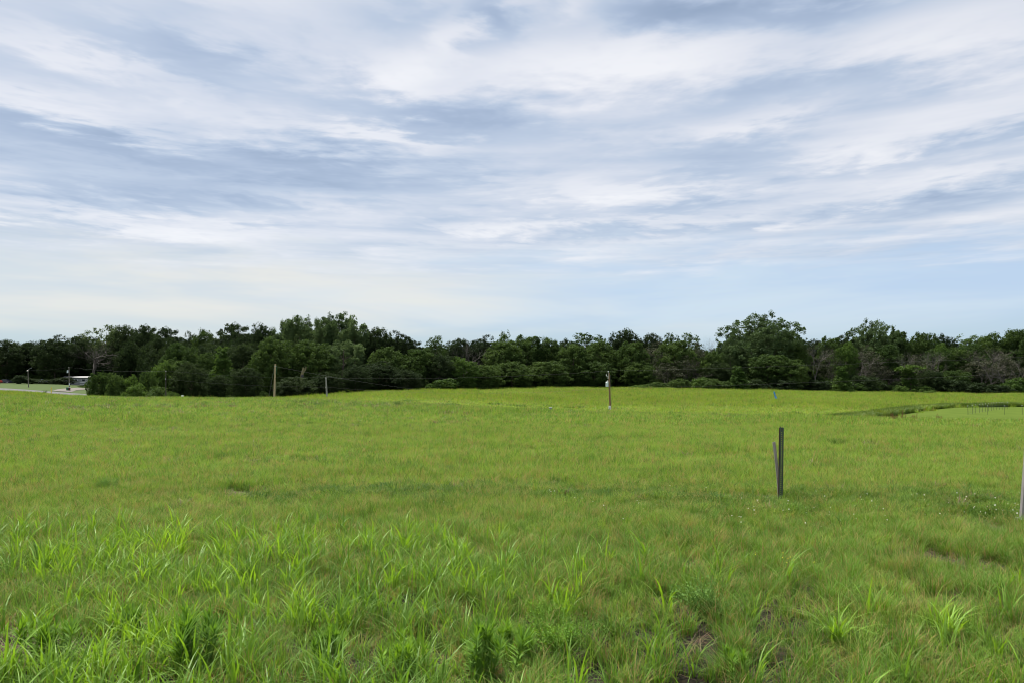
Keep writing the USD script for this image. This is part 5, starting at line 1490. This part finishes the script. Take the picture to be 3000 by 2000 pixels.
# a darker uneven weedy strip crosses the field at the green post
rng = np.random.default_rng(512)
strip = [[(blades(680 + q, 60, 0.10, (0.05, 0.17), (0.006, 0.013), (0.3, 1.3), 3), dark_weed_look), (clover(690 + q), clover_look)] for q in range(4)]
x, y = wedge(rng, 9000, 8.5, 14)
d = np.exp(-((y - 11.2 + 0.16 * np.clip(x - 1.0, 0, 9)) / 0.75) ** 2) * np.clip((x + 3.6) / 2.0, 0.0, 1) * np.clip((n2d(x, y, 1.0, 63) - 0.33) * 4, 0, 1)
keep = rng.random(len(x)) < d * 1.3 * (1 - np.clip(bareness(x, y) * 1.4, 0, 1))
x, y = x[keep], y[keep]
lay('weedy_strip', strip, x, y, rng.uniform(0.6, 1.3, len(x)), 'darker uneven weedy strip crossing the field at the green post', 'weeds', rng)
rng = np.random.default_rng(511)
tuft2 = [[(blades(670 + q, 120, 0.9, (0.25, 0.7), (0.04, 0.08), (0.2, 1.0), 3), dark_weed_look)] for q in range(3)]
x, y = wedge(rng, 1500, 100, 240, 1.05)
u = 1500 + x / y * F
lim = np.interp(u, [-300, 0, 300, 430, 700, 900, 1100, 1300, 1500, 1800, 2270, 2600, 3000, 3400], [200, 200, 200, 150, 160, 178, 198, 212, 228, 234, 237, 242, 246, 246])
keep = (y < lim) & ~contains_xy(LAWN.buffer(1.0), x, y) & (n2d(x, y, 0.03, 53) > 0.48)
x, y = x[keep], y[keep]
lay('weed_clumps', tuft2, x, y, rng.uniform(0.5, 1.2, len(x)), 'darker weed clumps dotting the far field', 'weeds', rng)


# --- single weeds one can point to
def whorl_plant(seed, stems, h, leaf_len, leaf_w, rad):
    """Upright stems set with narrow pointed leaves, densest at the top (like young horseweed)."""
    rng = np.random.default_rng(seed)
    st, lv = [], []
    for k in range(stems):
        b0 = np.append(rng.normal(0, rad, 2), 0)
        hh = h * rng.uniform(0.7, 1.1)
        lean = np.append(rng.normal(0, 0.12, 2) + b0[:2] * 1.2, 1.0) * hh
        t = np.linspace(0, 1, 5)[:, None]
        p = b0 + lean * t
        st.append(tube(p, np.linspace(0.005, 0.002, 5), 5))
        n = 60
        f = rng.random(n) ** 0.6
        az = np.arange(n) * 2.4 + rng.uniform(0, 6)
        ln = leaf_len * (0.65 + 0.5 * f) * rng.uniform(0.8, 1.15, n)
        el = np.interp(f, [0, 0.7, 1], [0.2, 0.6, 1.2]) + rng.normal(0, 0.12, n)
        c = b0 + lean * f[:, None]
        d = np.column_stack([np.cos(az) * np.cos(el), np.sin(az) * np.cos(el), np.sin(el)])
        sd = np.column_stack([-np.sin(az), np.cos(az), 0 * az])
        w = (leaf_w * rng.uniform(0.8, 1.2, n))[:, None]
        drop = np.array([0, 0, -0.12])
        v = np.stack([c, c + d * ln[:, None] * 0.4 - sd * w / 2, c + d * ln[:, None] * 0.4 + sd * w / 2, c + d * ln[:, None] + drop * ln[:, None]], 1).reshape(-1, 3)
        q = np.arange(n)[:, None] * 4
        lv.append((v, np.vstack([q + [0, 1, 2], q + [1, 3, 2]])))
    return join(st), join(lv)


def sprig_plant(seed, stems, h, rad, leaf):
    """Bushy forb with small leaflets on branching stems."""
    rng = np.random.default_rng(seed)
    st, c, n = [], [], []
    for k in range(stems):
        a = rng.uniform(0, 6.283)
        d = np.array([math.cos(a), math.sin(a), 0]) * rng.uniform(0.2, 1.0) * rad
        hh = h * rng.uniform(0.6, 1.05)
        t = np.linspace(0, 1, 6)[:, None]
        p = d * (0.15 + 0.85 * t) + np.array([0, 0, hh]) * t ** 0.8 + rng.normal(0, 0.006, (6, 3))
        p[0, 2] = 0
        st.append(tube(p, np.linspace(0.0035, 0.0012, 6), 4))
        m = 34
        f = rng.uniform(0.2, 1.0, m)
        q = np.column_stack([np.interp(f, t[:, 0], p[:, e]) for e in range(3)]) + rng.normal(0, 0.022, (m, 3))
        c.append(q)
        n.append(rng.normal(0, 0.5, (m, 3)) + [0, 0, 1])
    return join(st), leaf_cards(rng, np.vstack(c), np.vstack(n), leaf)


def weed(px, row, kind, s, label, seed, mat=None, depth=None):
    p = hit(px, row, 2.0) if depth is None else hit(px, row, depth)
    t = thing('weed_plant', label, 'weed', p, seed * 47 % 360)
    if kind == 'whorl':
        a_, b_ = whorl_plant(seed, 11, 0.19 * s, 0.075 * s, 0.0085 * s, 0.045 * s)
    elif kind == 'tuft':
        a_, b_ = blades(seed, 10, 0.02 * s, (0.1 * s, 0.2 * s), (0.004 * s, 0.006 * s), (0.3, 1.0), 4), blades(seed + 1, 60, 0.05 * s, (0.12 * s, 0.32 * s), (0.006 * s, 0.012 * s), (0.3, 1.2), 5)
    else:
        a_, b_ = sprig_plant(seed, 44, 0.25 * s, 0.27 * s, 0.019 * s)
    part(t, 'stem', a_, mat or weed_look)
    part(t, 'foliage', b_, mat or weed_look)
    return t


weed(130, 1955, 'whorl', 1.25, 'bright pointed-leaf weed left of the straw corner, bottom left', 701)
weed(255, 1990, 'tuft', 1.0, 'bright fountain-like grass clump right of the bottom left weed', 702, broad_look)
weed(560, 1975, 'whorl', 1.45, 'largest bright whorled weed at the bottom, left of centre', 703)
weed(400, 1880, 'whorl', 0.85, 'small whorled weed left above the largest bottom weed', 704)
weed(950, 1955, 'whorl', 1.0, 'pointed-leaf weed by dark soil between two bottom grass clumps', 705)
weed(1190, 1998, 'whorl', 0.95, 'low bright weed cut by the bottom edge left of centre', 706)
weed(1420, 2005, 'whorl', 1.25, 'bright whorled weed cut by the bottom edge at centre', 707)
weed(1490, 1925, 'whorl', 0.85, 'star-shaped bright weed left of the feathery forb', 708)
weed(1545, 1955, 'whorl', 0.75, 'small star-shaped weed touching the feathery forb', 709)
weed(1650, 1930, 'sprig', 0.9, 'feathery green forb mound at the bottom right of centre', 710)
weed(1610, 1845, 'sprig', 0.7, 'smaller feathery forb behind the feathery mound', 711)
weed(2070, 1810, 'sprig', 0.95, 'blue-green bushy forb right of centre in the foreground', 712, forb_look)
weed(2150, 1998, 'whorl', 0.75, 'bright star weed at the bottom edge left of dark soil', 713)
weed(1800, 1880, 'tuft', 1.0, 'fine arching grass clump right of the feathery forb', 714, fine_look)
weed(1230, 1860, 'tuft', 0.9, 'arching grass clump left above centre bottom soil', 715, fine_look)
weed(2450, 1900, 'tuft', 1.15, 'tall arching broad grass clump by dark soil at right', 716, broad_look)
weed(2790, 1890, 'tuft', 1.0, 'broad grass clump in the right foreground near the frame edge', 717, broad_look)
weed(2452, 1312, 'sprig', 0.9, 'lone dark weed on the near field right of the green post', 718, dark_weed_look)
weed(1165, 1193, 'sprig', 1.6, 'lone leafy weed near the far edge of the field left of centre', 719, dark_weed_look)
weed(2930, 1241, 'sprig', 2.3, 'dark weed on the crest in front of the garden fence', 720, dark_weed_look)
weed(2985, 1242, 'sprig', 2.0, 'dark weed on the crest by the right frame edge', 721, dark_weed_look)
weed(2880, 1240, 'sprig', 1.3, 'smaller dark weed on the crest left of its neighbour', 722, dark_weed_look)
weed(318, 1440, 'sprig', 0.8, 'pale grey-green weed alone on the left of the near field', 723, forb_look)
weed(1690, 1460, 'tuft', 0.7, 'dark grass clump in the middle band left of the lath', 724, dark_weed_look)
weed(130, 1152, 'sprig', 4.0, 'weed at the road edge right under the lamp pole', 725, dark_weed_look, 55)
weed(128, 1158, 'tuft', 5.0, 'grass clump at the field crest below the lamp pole', 726, dark_weed_look, 55)
weed(170, 1160, 'tuft', 4.5, 'grass clump at the field crest below the yellow stake', 727, dark_weed_look, 55)
weed(25, 1153, 'tuft', 5.0, 'leftmost grass clump at the field crest by the road', 728, dark_weed_look, 55)
weed(60, 1155, 'tuft', 4.0, 'second grass clump at the field crest by the road', 729, dark_weed_look, 55)


def small(prim):
    return data(prim, kind='stuff')


def dock(px, row, h, label, seed):
    p = hit(px, row, 20)
    rng = np.random.default_rng(seed)
    t = thing('dock_plant', label, 'weed', p)
    st, c = [], []
    for k in range(4):
        q = np.array([rng.normal(0, 0.10), rng.normal(0, 0.05), 0])
        e = q + [rng.normal(0, 0.05), 0, h * rng.uniform(0.7, 1.1)]
        st.append(tube([q, e], [0.008, 0.005], 5))
        f = rng.uniform(0.45, 1.0, 40)[:, None]
        c.append(q + (e - q) * f + rng.normal(0, 0.02, (40, 3)))
    c = np.vstack(c)
    small(part(t, 'stem', join(st), dock_look))
    small(part(t, 'seed_head', leaf_cards(rng, c, rng.normal(size=c.shape), 0.03), dock_look))


for k, (px, row, lab) in enumerate([(2610, 1240, 'leftmost rusty dock stalks before the lawn'), (2622, 1240, 'rusty dock stalks second from the left before the lawn'), (2642, 1239, 'tallest rusty dock stalks before the lawn'), (2678, 1240, 'thin rusty dock stalks in the middle before the lawn'), (2745, 1240, 'rightmost rusty dock stalks before the lawn'), (2735, 1238, 'small rusty dock stalks beside the rightmost ones')]):
    dock(px, row, 0.42 if k != 2 else 0.52, lab, 740 + k)

# yellow flowers in the right foreground
p = hit(2300, 1690, 3)
t = thing('yellow_flower_patch', 'small patch of yellow wildflowers in the right foreground grass', 'wildflowers', p)
rng = np.random.default_rng(760)
c = np.column_stack([rng.normal(0, 0.12, 12), rng.normal(0, 0.10, 12), rng.uniform(0.12, 0.18, 12)])
small(part(t, 'stem', join([tube([q * [1, 1, 0], q], 0.0015, 4) for q in c]), weed_look))
small(part(t, 'flower', leaf_cards(rng, np.repeat(c, 3, 0) + rng.normal(0, 0.004, (36, 3)), rng.normal(0, 0.4, (36, 3)) + [0, -0.3, 1], 0.010), yellow_flower_look))
